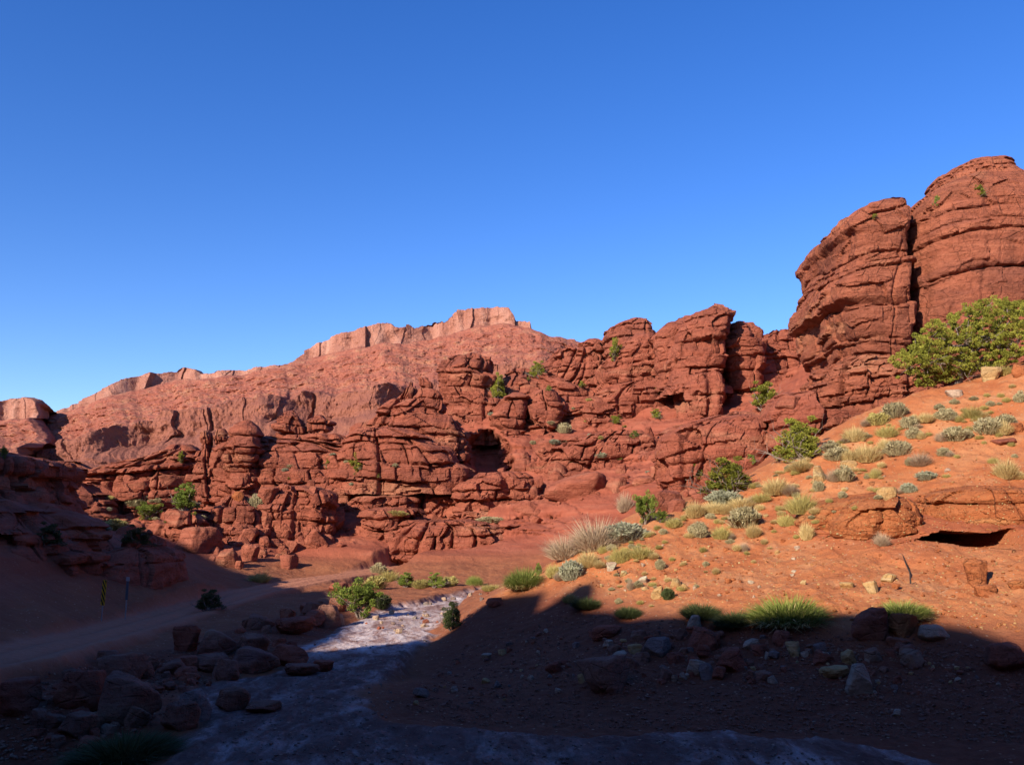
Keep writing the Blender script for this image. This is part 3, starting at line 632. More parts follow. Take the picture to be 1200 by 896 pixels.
crag('rock_cliff', 'towering red sandstone cliff block with an undercut left edge', [
    ([(250,1028,1073),(254,1000,1075),(262,972,1076),(267,957,1077),(273,948,1078),(285,940,1079),(291,935,1079),(297,935,1079),(303,942,1079),(318,944,1079),(333,939,1079),(345,934,1079),(357,926,1079),(373,925,1079),(379,939,1079),(393,942,1078),(405,942,1076),(423,946,1074),(441,950,1076)],
     82, 20, dict(nu=420, dz=0.11, n=5.5, tilt=0.03))], 'buttress', seed=23, fix=True, lay=(0.5,4.6), dip=-0.10, amp=0.34, groove=0.6, joint=0.4, jp=0.10, blk=0.4, round=0.8, cracks=0.25, big=0.3, warp=2.2, facet=0.7)
crag('rock_cliff', 'massive red sandstone cliff with a domed cap at the right edge', [
    ([(198,1131,1160),(201,1118,1168),(206,1110,1176),(212,1103,1184),(222,1097,1198),(231,1095,1206),(240,1094,1215)], 86, 12, dict(nu=220, dz=0.11, lay=(0.3,1.2))),
    ([(216,1188,1215),(224,1180,1240),(236,1176,1260)], 88, 12, dict(nu=140, dz=0.13)),
    ([(233,1060,1240),(240,1045,1255),(247,1032,1270),(257,1020,1290),(270,1014,1310),(300,1012,1320),(340,1012,1320),(380,1012,1320),(420,1012,1320),(475,1012,1320)], 80.5, 22, dict(nu=420, dz=0.12, n=5.0, tilt=0.04))],
    'buttress', seed=24, fix=True, lay=(0.8,6.0), dip=-0.10, amp=0.28, groove=0.35, joint=0.35, jp=0.07, blk=0.3, round=0.8, cracks=0.15, big=0.9, fine=0.12, warp=2.2, facet=0.45)
crag('rock_ledge', 'thin bedded red ledges forming the foot of the great cliff', [
    ([(428,972,1080),(436,956,1086),(446,948,1092),(455,946,1098),(463,944,1100),(476,940,1100),(492,938,1100)], 78.5, 14, dict(nu=360, dz=0.11))],
    'buttress', seed=25, fix=True, lay=(0.2,1.1), dip=-0.08, amp=0.3, groove=0.4, joint=0.3)
crag('rock_wall', 'row of big jointed red blocks below the knobbly outcrop', [
    ([(549,412,432),(555,396,440),(565,386,443),(578,382,443),(590,380,442),(602,378,436)], 99, 8, dict(nu=200, dz=0.13)),
    ([(562,436,460),(568,433,465),(580,433,466),(592,436,464)], 99.5, 6, dict(nu=110, dz=0.13)),
    ([(560,464,482),(566,462,487),(578,464,487),(592,466,486)], 100, 6, dict(nu=100, dz=0.13)),
    ([(583,422,488),(588,409,490),(600,408,488),(610,408,480)], 97.5, 6, dict(nu=220, dz=0.13))], seed=27, lay=(1.0,3.0), amp=0.25, groove=0.3, dip=0.02)
crag('rock_ledge', 'low shadow striped red ledges rising at the left behind the bank', [
    ([(527,203,228),(533,186,231),(540,162,234),(548,120,237),(557,98,240),(570,92,240),(590,90,236),(606,92,225)], 116, 12, dict(nu=320, dz=0.14)),
    ([(524,204,226),(530,198,230),(538,194,231)], 119, 6, dict(nu=70)),
    ([(543,72,100),(552,64,120),(562,50,130),(575,40,140)], 122, 10, dict(nu=200)),
    ([(563,-60,60),(568,-80,110),(580,-80,130)], 110, 10, dict(nu=200))], seed=29, lay=(0.3,1.3), dip=-0.09, groove=0.7, amp=0.6)
crag('rock_ledge', 'dark shaded rock bluff with a flat cap slab above the road', [
    ([(536,-60,42),(540,-90,62),(548,-110,70),(556,-110,68),(562,-110,62)], 53, 14, dict(nu=220, dz=0.1, amp=0.15)),
    ([(562,-140,60),(580,-140,72),(600,-140,80),(625,-140,95),(650,-140,110)], 51, 16, dict(nu=240, dz=0.13))], seed=31, fix=True, lay=(0.5,2.0), dip=-0.03)
crag('rock_bank', 'low rounded bank in deep shade behind the striped road marker', [
    ([(640,150,182),(648,100,196),(660,60,204),(680,30,208),(700,10,210),(718,-20,212)], 53, 14, dict(nu=260, dz=0.1, dome=0.8, n=2.4))], 'boulder', seed=33, fix=True, lay=(1.2,4), amp=0.12, groove=0.12, joint=0.1, blk=0.1, cracks=0.2, facet=0.5, big=1.2, fine=0.25, dip=-0.02)
crag('rock_bank', 'steep rough dark bank in the shade at the left edge above the road', [
    ([(590,-140,40),(604,-140,84),(625,-140,112),(650,-140,126),(675,-140,120),(700,-140,104),(715,-140,90)], 48, 14, dict(nu=320, dz=0.12, n=2.6))], 'boulder', seed=48, fix=True, lay=(0.5,2.2), dip=-0.05, amp=0.35, groove=0.4, joint=0.4, big=1.6, facet=1.1)
crag('rock_ledge', 'low red ledges stepping down to the wash below the black cave', [
    ([(612,478,560),(620,462,590),(632,450,600),(645,446,600)], 93, 6, dict(nu=260, dz=0.12)),
    ([(598,430,500),(610,420,512),(625,412,516),(640,410,510)], 96, 6, dict(nu=200, dz=0.12))], seed=49, lay=(0.25,1.3), dip=-0.03, amp=0.5, groove=0.5, big=1.6, facet=1.2)
crag('rock_ledge', 'continuous broken ledges linking the three spires to the stacked tower', [
    ([(514,300,330),(522,262,420),(535,240,470),(550,232,490),(575,228,500),(600,226,505)], 117, 12, dict(nu=420, dz=0.14)),
    ([(505,425,470),(515,405,500),(530,395,520),(550,390,530)], 115, 10, dict(nu=220, dz=0.14))], seed=41, lay=(0.35,1.9), dip=0.03, amp=0.55, groove=0.6, big=1.6)
crag('rock_ledge', 'broken red ledges under the back tower sloping up to the skyline slabs', [
    ([(436,600,640),(446,585,660),(458,575,690),(470,570,700),(490,566,705)], 128, 12, dict(nu=300, dz=0.15)),
    ([(468,640,700),(478,630,720),(490,625,735),(505,622,740)], 122, 9, dict(nu=220, dz=0.15))], seed=42, lay=(0.35,1.9), dip=-0.06, amp=0.5, groove=0.6, big=1.4)
crag('rock_ledge', 'low broken ledges crossing the rubble in the middle of the hillside', [
    ([(508,690,760),(516,660,778),(528,640,782),(545,632,780)], 109, 9, dict(nu=260, dz=0.13)),
    ([(556,560,612),(564,548,632),(578,540,640),(596,538,640)], 103, 8, dict(nu=200, dz=0.13))], seed=43, lay=(0.25,1.4), dip=-0.04, amp=0.5, groove=0.5, big=1.5, facet=1.1)
crag('rock_wall', 'jointed blocky wall behind the boulder pile at the foot of the spires', [
    ([(583,262,300),(592,250,312),(605,243,318),(625,240,320),(640,240,318)], 97, 8, dict(nu=200, dz=0.13)),
    ([(572,318,372),(580,308,384),(595,302,388),(612,300,390),(630,300,388)], 99, 8, dict(nu=220, dz=0.13)),
    ([(600,206,246),(610,196,252),(625,190,256),(640,190,256)], 95, 7, dict(nu=160, dz=0.13))], seed=44, lay=(0.8,2.6), dip=0.03, amp=0.35, joint=0.6, jp=0.5, blk=0.7, facet=1.1)
crag('rock_crag', 'dark recessed red ledges filling the hollow between the crags on the right', [
    ([(404,770,905),(415,765,935),(430,764,950),(450,764,955),(475,766,950)], 140, 12, dict(nu=320, dz=0.17))], seed=45, lay=(0.4,1.9), dip=-0.06, amp=0.55, groove=0.6, big=1.4)
crag('rock_outcrop', 'soft rounded orange rock ledge roofing the dark slot on the slope', [
    ([(573,1115,1175),(578,1096,1205),(588,1084,1235),(602,1080,1262),(612,1080,1275),(620,1088,1275)], 39.1, 7.5, dict(nu=420, dz=0.05, dome=0.12, under=0.02, n=2.3))], 'slope_rock', seed=46, fix=True, lay=(0.6,2.5), dip=-0.05, amp=0.14, groove=0.16, joint=0.16, blk=0.2, cracks=0.3, big=0.8, fine=0.12, sc=0.7, facet=0.7)
crag('rock_outcrop', 'rounded orange rock bulge just left of the dark slot on the slope', [
    ([(581,1000,1050),(587,975,1070),(597,958,1080),(611,950,1086),(625,950,1080),(634,956,1062)], 40.0, 7, dict(nu=360, dz=0.05, dome=0.12, under=0.1, n=2.3))], 'slope_rock', seed=58, fix=True, lay=(0.6,2.5), dip=-0.05, amp=0.14, groove=0.16, joint=0.16, blk=0.2, cracks=0.3, big=0.8, fine=0.12, sc=0.7, facet=0.7)
# ------------------------------------------------------------------ where photo pixels land on the built ground and rock
bpy.context.view_layer.update()
DG = bpy.context.evaluated_depsgraph_get()
def at(px, py, full=False):
    a = (px-600)/FPX; b = (448-py)/FPX
    d = Vector((a, cp-b*sp, sp+b*cp)).normalized()
    ok, loc, nor, *_ = scn.ray_cast(DG, Vector((0, 0, CAM_Z)), d)
    if not ok: return None
    return (loc, nor) if full else loc
def drop(x, y, z=80):
    ok, loc, nor, *_ = scn.ray_cast(DG, Vector((x, y, z)), Vector((0, 0, -1)))
    return loc if ok else Vector((x, y, 0))

# ------------------------------------------------------------------ canyon wall behind and left of the camera: it casts the big shadow
hx = Vector((-math.sin(SUN_AZ), -math.cos(SUN_AZ), 0)); perp = Vector((-hx.y, hx.x, 0))
WALL_D, TANE = 30.0, math.tan(SUN_EL)

def wall_uh(px, py, u=None):
    p = at(px, py); 
    return (p.dot(perp), p.z+TANE*(WALL_D-p.dot(hx)))
edge_r = [(1200,762),(1170,745),(1130,735),(1050,722),(1000,718),(960,722),(900,730),(850,728),(800,722),(770,722),(745,727),(722,716),(705,690),(698,680),(688,684),(675,698),(640,693),(600,698),(572,705)]
edge_l = [(372,762),(400,748),(412,735),(405,712),(385,691),(345,688),(312,686),(290,676),(250,655),(225,642),(150,618),(120,608)]
prof = [wall_uh(*p) for p in edge_r]
prof = sorted(prof, key=lambda q: -q[0])
clean = []
for u, h in prof:
    if not clean or u < clean[-1][0]-0.05: clean.append((u, h))
us_, hs_ = wall_uh(693, 682)                                  # a lone spire on the rim
b1, b2 = wall_uh(722, 716)[1], wall_uh(660, 700)[1]; bh = min(b1, b2)
clean = [q for q in clean if abs(q[0]-us_) > 1.7]+[(us_+1.5, bh+.1), (us_+.75, hs_-.7), (us_+.2, hs_+.1), (us_-.3, hs_), (us_-.7, hs_-1.2), (us_-1.3, bh)]
clean.sort(key=lambda q: -q[0])
ul = [wall_uh(*p) for p in edge_l]
u0 = clean[-1][0]
clean.append((u0-0.5, 27.0)); clean.append((u0-1.0, 26.0))
last = clean[-1][0]
for u, h in ul:
    if u < last-0.3: clean.append((u, h)); last = u
WPROF = clean
pu = np.array([q[0] for q in WPROF][::-1]); ph = np.array([q[1] for q in WPROF][::-1])
us = np.concatenate([np.arange(-260, pu[0]-3, 2.0), np.arange(pu[0]-3, pu[-1]+3, 0.2), np.arange(pu[-1]+3, 90, 2.0)])
crest = np.interp(us, pu, ph)
crest = crest + np.where(us < pu[0], np.minimum((pu[0]-us)*0.12, 9)+1.5*fbm(us*.1, 0, 0, 3, 61), 0) + np.where(us > pu[-1], np.minimum((us-pu[-1])*0.3, 6)+1.5*fbm(us*.1, 0, 0, 3, 62), 0)
crest = crest + 0.25*fbm(us*.8, 0, 0, 4, 63)
rows = []
for v in np.linspace(0, 1, 60):
    zz = -3+(crest+3)*v; out = -(1-v)*7 + (1-v)**0.5*(-1.5*np.abs(fbm(us*.1, zz*.1, 0, 4, 64))-0.8*np.floor(2*(1+fbm(us*.05, zz*.5, 3, 2, 65))))
    rows.append((us, WALL_D+np.minimum(out, 0)*sstep(1, .96, np.full_like(us, v)), zz))
for b_ in (1.5, 6, 14, 24):
    rows.append((us, np.full_like(us, WALL_D+b_), crest-0.55*b_-0.6*np.abs(fbm(us*.2, b_, 0, 3, 66))))
rows.append((us, np.full_like(us, WALL_D+26), np.full_like(us, -3.0)))
WV = np.stack([np.stack([r[0]*perp.x+r[1]*hx.x, r[0]*perp.y+r[1]*hx.y, r[2]], -1) for r in rows]).reshape(-1, 3)
tag(link_mesh('unseen_canyon_wall', WV, grid_faces(len(rows), len(us)), M['rock'], sharp=40), kind='structure')

# added unseen walls left of and behind the frame, cutting skylight in the shade
def sky_blocker(pts, seed, thick=12):
    pts = np.array(pts, float); seg = np.hypot(*np.diff(pts[:, :2], axis=0).T); cs = np.concatenate([[0], np.cumsum(seg)])
    s = np.linspace(0, cs[-1], int(cs[-1]/0.8)); x, y, h = (np.interp(s, cs, pts[:, i]) for i in range(3))
    tx, ty = np.gradient(x), np.gradient(y); tl = np.hypot(tx, ty); nx, ny = ty/tl, -tx/tl                # to the right of the path
    h = h+2.0*fbm(s*.08, 0, 0, 4, seed); rows = []
    for v in np.linspace(0, 1, 50):
        z = -3+(h+3)*v; d = 5*(1-v)+1.6*fbm(s*.1, z*.1, 0, 4, seed+1)+0.9*np.floor(2*(1+fbm(s*.04, z*.5, 3, 2, seed+2)))
        rows.append((x+nx*d, y+ny*d, z))
    for q in (0.4, 1.0): rows.append((x-nx*thick*q, y-ny*thick*q, h-2*q))
    rows.append((x-nx*(thick+2), y-ny*(thick+2), np.full_like(s, -3.0)))
    V = np.stack([np.stack(r, -1) for r in rows]).reshape(-1, 3)
    return tag(link_mesh('unseen_canyon_wall', V, grid_faces(len(rows), len(s))[:, ::-1], M['rock'], sharp=40), kind='structure')
sky_blocker([(-38, 4, 13), (-42, 28, 16), (-60, 50, 19), (-84, 74, 19)], 71)
sky_blocker([(70, 22, 30), (48, 2, 27), (30, -18, 25), (6, -34, 24)], 72)
# ------------------------------------------------------------------ boulders and stones, each one an object
bpy.context.view_layer.update(); DG = bpy.context.evaluated_depsgraph_get()
def boulder_mesh(name, seed, sub=5, planes=13, hard=14, rough=0.05, lay=0.0):
    rng = np.random.default_rng(seed)
    bm = bmesh.new(); bmesh.ops.create_icosphere(bm, subdivisions=sub, radius=1.0)
    d = np.array([v.co[:] for v in bm.verts]); d /= np.linalg.norm(d, axis=1)[:, None]
    nrm = rng.normal(size=(planes, 3)); nrm /= np.linalg.norm(nrm, axis=1)[:, None]
    nrm = np.concatenate([nrm, [[0, 0, 1], [0, 0, -1]]]); di = np.concatenate([rng.uniform(0.66, 1.0, planes), [0.8, 0.8]])
    dots = np.maximum(d@nrm.T, 0)/di
    r = (dots**hard).sum(1)**(-1/hard); r = np.minimum(r, 1.25)
    p = d*r[:, None]
    o = seed*7.3
    f = fbm(p[:, 0]*1.6+o, p[:, 1]*1.6, p[:, 2]*1.6, 5, seed)
    f2 = fbm(p[:, 0]*6+o, p[:, 1]*6, p[:, 2]*6, 3, seed+1, ridged=True)
    p = p*(1+0.16*f+rough*0.6*f2)[:, None]
    if lay:
        zz = p[:, 2]*4.5+0.6*fbm(p[:, 0]*1.5, p[:, 1]*1.5, o, 3, seed+2)
        p[:, :2] *= (1-lay*np.exp(-((zz-np.round(zz))/0.12)**2)*(hrand(np.round(zz).astype(int), 1, seed) > 0.4))[:, None]
    lo, hi = p.min(0), p.max(0)
    p = (p-(lo+hi)/2)/((hi-lo)/2)*0.5; p[:, 2] += 0.5                      # unit box standing on z = 0
    for v, q in zip(bm.verts, p): v.co = q
    me = bpy.data.meshes.new(name); bm.to_mesh(me); bm.free()
    me.polygons.foreach_set('use_smooth', np.ones(len(me.polygons), dtype=bool))
    return me
rnd = random.Random(11)
BM = {}
def bmesh_variant(kind, mat, i):
    key = (kind, mat, i)
    if key not in BM:
        spec = dict(r=dict(hard=16, planes=14), a=dict(hard=34, planes=12), s=dict(hard=9, planes=14, lay=0.06))[kind]
        me = boulder_mesh('boulder', 100+i*13+ord(kind[0]), **spec); me.materials.append(M[mat]); BM[key] = me
    return BM[key]
BOX = []                                                                     # where boulders stand (x, y, radius)
def boulder(px, py, w, hr, mat, label, kind='r', group=None, name='boulder', cat='boulder', dr=0.85, tilt=0.12, sink=0.14, rz=None):
    p = at(px, py-1)
    if p is None: return None
    ww = w/FPX*p.length*1.05
    me = bmesh_variant(kind, mat, rnd.randrange(5))
    o = bpy.data.objects.new(name, me); COL.objects.link(o)
    hh = ww*hr*(1+sink)
    o.scale = (ww, ww*dr, hh)
    y = p.y+ww*dr*0.33
    o.location = (p.x*(y/p.y), y, p.z-hh*sink)
    o.rotation_euler = (rnd.uniform(-tilt, tilt), rnd.uniform(-tilt, tilt), rnd.choice((0, math.pi))+rnd.uniform(-.35, .35) if rz is None else rz)
    BOX.append((o.location.x, o.location.y, ww*0.5))
    return tag(o, label, cat, group)
BANK, BAR, TAL, SLP = 'rocks piled on the bank below the road', 'stones scattered over the shaded gravel bar', 'boulders tumbled down the red hillside', 'stones lying on the orange slope'
for a in [  # photo px of the middle of the foot, width, height/width
 (140,806,53,.60,'brown_rock','rounded brown boulder resting on top of the larger purple one in the shade','r'),
 (152,852,60,.85,'brown_rock','biggest purple brown boulder at the water side of the dark bank','r'),
 (92,833,50,.72,'boulder','dark red boulder just left of the biggest purple one on the bank','r'),
 (90,867,38,.66,'brown_rock','low grey brown boulder near the bottom left corner above the grass','r'),
 (167,796,21,.85,'brown_rock','small round boulder touching the right shoulder of the rounded brown one','r'),
 (128,779,25,.52,'brown_rock','flat brown stone perched above the rounded brown boulder on the bank','r'),
 (254,770,37,.72,'brown_rock','pale faced brown boulder beneath the road edge left of the white wash','r'),
 (220,764,28,.95,'boulder','upright dark red boulder left of the pale faced one under the road','a'),
 (248,788,40,.42,'brown_rock','long flat brown boulder below the pale faced one','s'),
 (272,835,37,.66,'brown_rock','brown boulder standing at the edge of the lavender wash channel','r'),
 (231,846,32,1.0,'grey_rock','nearly black upright boulder at the edge of the wash','r'),
 (212,858,40,.74,'brown_rock','wide brown boulder between the biggest purple one and the black one','r'),
 (298,792,51,.55,'brown_rock','broad brown boulder at the head of the small wash pool','r'),
 (340,781,39,.54,'boulder','dark rounded boulder pointing into the sunlit corner of the wash','r'),
 (295,766,36,.55,'brown_rock','grey brown boulder second from the left under the bright bank patch','r'),
 (352,793,38,.32,'brown_rock','flat brown slab lying at the edge of the shaded wash','s'),
 (380,788,24,.5,'boulder','small red boulder lying in the shaded wash by its lit corner','r'),
 (394,735,16,.85,'pale_rock','pale cream boulder half lit by the sun beside the white wash','r'),
 (345,745,44,.42,'boulder','wide low red boulder under the outer bend of the road','s'),
 (370,735,24,.7,'boulder','blocky red boulder between the wide low one and the cream one','a'),
 (337,728,18,.7,'boulder','small blocky boulder directly under the outer road edge','a'),
 (397,694,22,.45,'boulder','dark humped rock at the outer edge of the sunlit road bend','r'),
 (310,836,36,.30,'brown_rock','thin flat slab in the middle of the shaded wash','s'),
 (20,838,46,.7,'boulder','dark boulder at the far left edge of the bank','r'),
 (106,877,24,.42,'boulder','flat reddish stone beside the dark grass tuft at the bottom left','r'),
 (66,877,15,.8,'brown_rock','little pinkish stone left of the dark grass tuft','r')]:
    boulder(*a[:6], kind=a[6], group=BANK)
for a in [
 (709,813,58,.66,'brown_rock','big purple brown boulder lying alone on the gravel bar','r'),
 (813,742,17,1.1,'pale_rock','upright tan block standing behind the red stone heap on the gravel bar','a'),
 (825,763,35,.68,'boulder','pointed red boulder in the heap at the middle of the gravel bar','a'),
 (816,793,22,.75,'pale_rock','whitest rounded stone at the front of the heap on the gravel bar','r'),
 (829,797,17,1.0,'grey_rock','dark stone leaning on the whitest one on the gravel bar','r'),
 (857,789,38,.66,'boulder','angular red slab boulder right of the whitest stone','a'),
 (843,798,17,.85,'boulder','small rust red stone at the foot of the angular slab boulder','r'),
 (745,771,17,.85,'yellow_rock','small ochre block left of the dark stone on the gravel bar','a'),
 (770,770,31,.66,'grey_rock','dark lumpy boulder between the ochre block and the red heap','r'),
 (788,778,17,.66,'boulder','small round red stone in front of the dark lumpy boulder','r'),
 (824,773,19,.8,'boulder','middle sized red stone in front of the pointed one','r'),
 (929,771,16,1.05,'yellow_rock','ochre standing stone on the right of the gravel bar','r'),
 (880,762,19,.6,'pale_rock','pale flat stone behind the angular red slab','r'),
 (906,773,14,.6,'grey_rock','little grey stone left of the ochre standing stone','r'),
 (711,750,35,.42,'boulder','flat red slab half buried at the back of the gravel bar','s'),
 (648,790,18,.75,'boulder','red stone at the left of the gravel bar','r'),
 (682,801,9,1.1,'yellow_rock','tiny ochre stone touching the big purple boulder','r'),
 (1019,754,40,.9,'boulder','large red boulder whose top catches the sun at the shadow edge','r'),
 (1034,735,22,.9,'slope_rock','sharp red wedge leaning behind the boulder at the shadow edge','a'),
 (1058,748,31,.8,'slope_rock','tilted orange block right of the boulder at the shadow edge','a'),
 (1091,753,37,.46,'pale_rock','whitish oval boulder lying at the shadow edge on the right','r'),
 (1051,760,23,.45,'boulder','low red stone at the foot of the tilted orange block','r'),
 (1062,766,17,.5,'brown_rock','small brown stone in front of the whitish oval boulder','r'),
 (1069,785,23,.85,'brown_rock','squarish pink brown stone in the shade below the oval boulder','a'),
 (1008,815,32,.95,'pale_rock','tall pinkish grey stone standing alone low on the right gravel','a'),
 (980,797,31,.42,'yellow_rock','flat ochre stone just above the tall pinkish grey one','s'),
 (995,779,15,1.0,'yellow_rock','small upright ochre stone above the flat one','a'),
 (965,779,21,.62,'boulder','rounded red stone left of the upright ochre one','r'),
 (1178,788,50,.55,'boulder','dark broad boulder in the shade at the right edge','r'),
 (1052,840,9,.8,'pale_rock','tiny white stone low on the right gravel','r'),
 (580,712,20,.5,'boulder','dark hump of rock on the left shoulder of the gravel bar','r'),
 (571,774,12,.6,'pale_rock','tan stone near the left end of the gravel bar','r'),
 (493,818,18,.55,'grey_rock','greenish grey stone by the wash on the gravel bar','r')]:
    boulder(*a[:6], kind=a[6], group=BAR)
for a in [
 (961,567,15,1.35,'yellow_rock','tall cream stone standing among sagebrush on the upper slope','a'),
 (1039,586,20,.72,'yellow_rock','wedge shaped yellow stone set over the rocky outcrop','a'),
 (994,550,18,.55,'yellow_rock','yellow flat stone above the tall cream one','s'),
 (992,690,15,.45,'yellow_rock','thin yellow stone lying left of a fat one on the lower slope','s'),
 (1023,697,15,.95,'yellow_rock','fat yellow stone on the lower slope','r'),
 (1041,683,16,.6,'yellow_rock','yellow stone near the foot of the dry stick','r'),
 (1050,691,9,.7,'slope_rock','little orange stone right of the fat yellow one','r'),
 (1143,688,25,1.15,'slope_rock','jutting orange stump of rock below the dark slot','a'),
 (1155,698,22,.5,'slope_rock','orange slab at the foot of the jutting stump','s'),
 (1192,690,22,.4,'slope_rock','flat stone at the right edge below the slot','s'),
 (753,684,11,.75,'pale_rock','cream stone high on the left of the orange slope','r'),
 (770,703,14,1.1,'yellow_rock','tall cream block low on the left of the orange slope','r'),
 (792,688,12,.8,'yellow_rock','yellow stone under the small twig bush','a'),
 (802,693,9,.9,'yellow_rock','tiny yellow stone right of the one under the twig bush','r'),
 (717,669,12,.8,'pale_rock','pinkish stone below the two dry tussocks','a'),
 (731,676,8,.8,'yellow_rock','tiny stone right of the pinkish one','r'),
 (1162,446,21,.75,'yellow_rock','yellow boulder under the right branches of the juniper','r'),
 (1119,467,19,.5,'pale_rock','pale flat boulder below the juniper trunk','r'),
 (1195,443,16,.9,'slope_rock','red block at the right edge above the slope','r'),
 (1190,508,17,.65,'slope_rock','round red stone near the right edge of the upper slope','r'),
 (1178,522,25,.30,'boulder','dark flat red slab below the round red stone','s'),
 (1083,536,12,.7,'slope_rock','small orange stone in the middle of the sagebrush','r'),
 (1026,541,14,.6,'yellow_rock','pale stone beside the tall straw tussock','r')]:
    boulder(*a[:6], kind=a[6], group=SLP, sink=0.25)
for a in [
 (678,583,82,.48,'boulder','longest smooth red boulder low on the hillside','r'),
 (622,581,36,.8,'boulder','rounded red boulder touching the left end of the longest one','r'),
 (616,603,44,.42,'boulder','flat tilted red boulder below the rounded one','r'),
 (777,599,50,.62,'boulder','big red boulder behind the crest of the orange slope','a'),
 (791,600,22,.85,'boulder','smaller boulder leaning on the one behind the crest','a'),
 (820,590,28,.7,'boulder','red block right of the boulder behind the crest','a'),
 (755,567,31,.36,'boulder','flat red boulder above the one behind the crest','s'),
 (728,555,14,.9,'boulder','small boulder at the right end of the longest one','r'),
 (689,504,45,.56,'boulder','oval red boulder high in the middle of the hillside','r'),
 (758,517,19,.55,'boulder','round stone left of the long smooth wall','r'),
 (752,541,12,1.3,'boulder','upright split block in the rubble field','a'),
 (925,478,34,.58,'boulder','oval boulder perched on top of the long smooth wall','r'),
 (812,465,24,.8,'boulder','block at the foot of the ragged crag','a'),
 (612,551,23,.7,'boulder','rounded boulder under the bulging blocks','r'),
 (588,575,22,.6,'boulder','low boulder right of the mouth of the black cave','r'),
 (232,650,56,.70,'boulder','largest tumbled red boulder at the left foot of the ridge','r'),
 (226,622,45,.40,'boulder','long boulder lying behind the largest tumbled one','r'),
 (263,630,32,1.15,'boulder','tall jointed block right of the largest tumbled boulder','a'),
 (288,615,27,1.1,'boulder','tall block in the second row of the boulder pile','a'),
 (309,613,19,1.0,'boulder','narrow block between two tall ones in the pile','a'),
 (320,611,27,1.2,'boulder','tallest slab in the boulder pile','a'),
 (349,610,37,.95,'boulder','broad smooth block at the right of the boulder pile','r'),
 (289,633,29,.58,'boulder','brownish block in front of the tall one','a'),
 (272,665,26,1.0,'boulder','upright boulder at the very foot of the pile by the road','a'),
 (280,668,11,1.1,'boulder','small pointed stone right of the upright boulder by the road','a'),
 (290,658,21,1.15,'boulder','pillar shaped boulder behind the upright one','a'),
 (346,634,26,.75,'boulder','jagged block in the lower pile','a'),
 (341,649,14,1.3,'boulder','upright chip of rock in the lower pile','a'),
 (358,643,13,1.4,'boulder','thin upright slab right of the chip','a'),
 (376,640,26,1.0,'boulder','big angular block at the right end of the lower pile','a'),
 (336,667,23,.88,'boulder','lone rounded boulder just above the road','r'),
 (391,615,25,.95,'boulder','pink angular boulder fallen from the jointed wall','a'),
 (324,643,19,.7,'boulder','squat block left of the jagged one','a'),
 (310,640,17,.75,'boulder','squat block at the left of the lower pile','a'),
 (281,586,14,.8,'slope_rock','pale pink block at the foot of the three spires','a'),
 (316,584,26,.7,'boulder','leaning slab at the foot of the three spires','a'),
 (148,566,13,.85,'boulder','lit round rock on the shadow striped ledges','r'),
 (158,626,26,.65,'boulder','rounded boulder at the edge of the left shadow','r'),
 (185,628,34,.62,'boulder','red boulder half in shade left of the largest tumbled one','r'),
 (206,612,30,.55,'boulder','block above the half shaded boulder','a')]:
    boulder(a[0], a[1], a[2]*0.92, a[3]*0.9, *a[4:6], kind=a[6], group=TAL, sink=0.3, tilt=0.32)
# (the scatters below)
# smaller rocks nobody could tell apart, still one object each
def scatter(n, polys, wr, mat, label, group, kind='a', name='rock', seed=5, sink=0.25, cat='rock'):
    r = random.Random(seed); k = 0; tries = 0
    while k < n and tries < n*30:
        tries += 1
        pg, wt = r.choices(polys, [q[1] for q in polys])[0]
        x0, x1 = min(q[0] for q in pg), max(q[0] for q in pg); y0, y1 = min(q[1] for q in pg), max(q[1] for q in pg)
        x, y = r.uniform(x0, x1), r.uniform(y0, y1); ins = False
        for (ax, ay), (bx, by) in zip(pg, pg[1:]+pg[:1]):
            if (ay > y) != (by > y) and x < (bx-ax)*(y-ay)/(by-ay)+ax: ins = not ins
        if not ins: continue
        w = wr[0]*(wr[1]/wr[0])**(r.random()**1.8)
        if boulder(x, y, w, r.uniform(.45, .9), r.choice(mat), label, kind=r.choice(kind), group=group, name=name, cat=cat, sink=sink, tilt=0.3): k += 1
scatter(240, [([(240,640),(300,600),(400,600),(420,640),(380,650),(300,660)], 2.2), ([(560,590),(590,540),(660,505),(770,500),(780,560),(720,580),(640,600)], 3.5), ([(600,500),(660,470),(760,500),(640,520)], 1),
             ([(300,560),(420,560),(470,600),(360,600)], 1), ([(130,630),(120,600),(220,600),(240,640)], 1), ([(770,560),(860,545),(900,560),(820,600)], 1)], (4, 14), ['boulder', 'rock'],
        'small broken red rock strewn over the lower hillside', 'rubble on the hillside', 'aas', seed=21)
scatter(64, [([(60,810),(200,770),(330,730),(400,710),(390,745),(300,790),(230,815),(120,870),(40,870)], 1)], (10, 30), ['brown_rock', 'boulder'],
        'boulder half buried among others on the shaded bank', 'lesser boulders of the bank', 'ra', 'boulder', seed=27, cat='boulder')
scatter(46, [([(450,620),(480,590),(560,575),(620,590),(640,620),(560,640)], 1), ([(600,560),(620,520),(760,510),(780,560),(720,580)], 1.5), ([(240,660),(262,600),(400,600),(430,640),(350,662)], 1.6), ([(130,635),(150,600),(215,610),(230,645)], .7)], (11, 26), ['boulder', 'rock', 'boulder'],
        'middle sized red boulder among the rubble of the lower hillside', 'lesser boulders of the hillside', 'ra', 'boulder', seed=29, cat='boulder', sink=0.35)
scatter(90, [([(60,800),(200,765),(330,720),(400,700),(390,740),(300,790),(230,810),(120,870),(40,870)], 1)], (5, 14), ['brown_rock', 'boulder', 'brown_rock'],
        'small rock wedged among the big boulders of the shaded bank', 'small rocks of the bank', 'aar', seed=22)
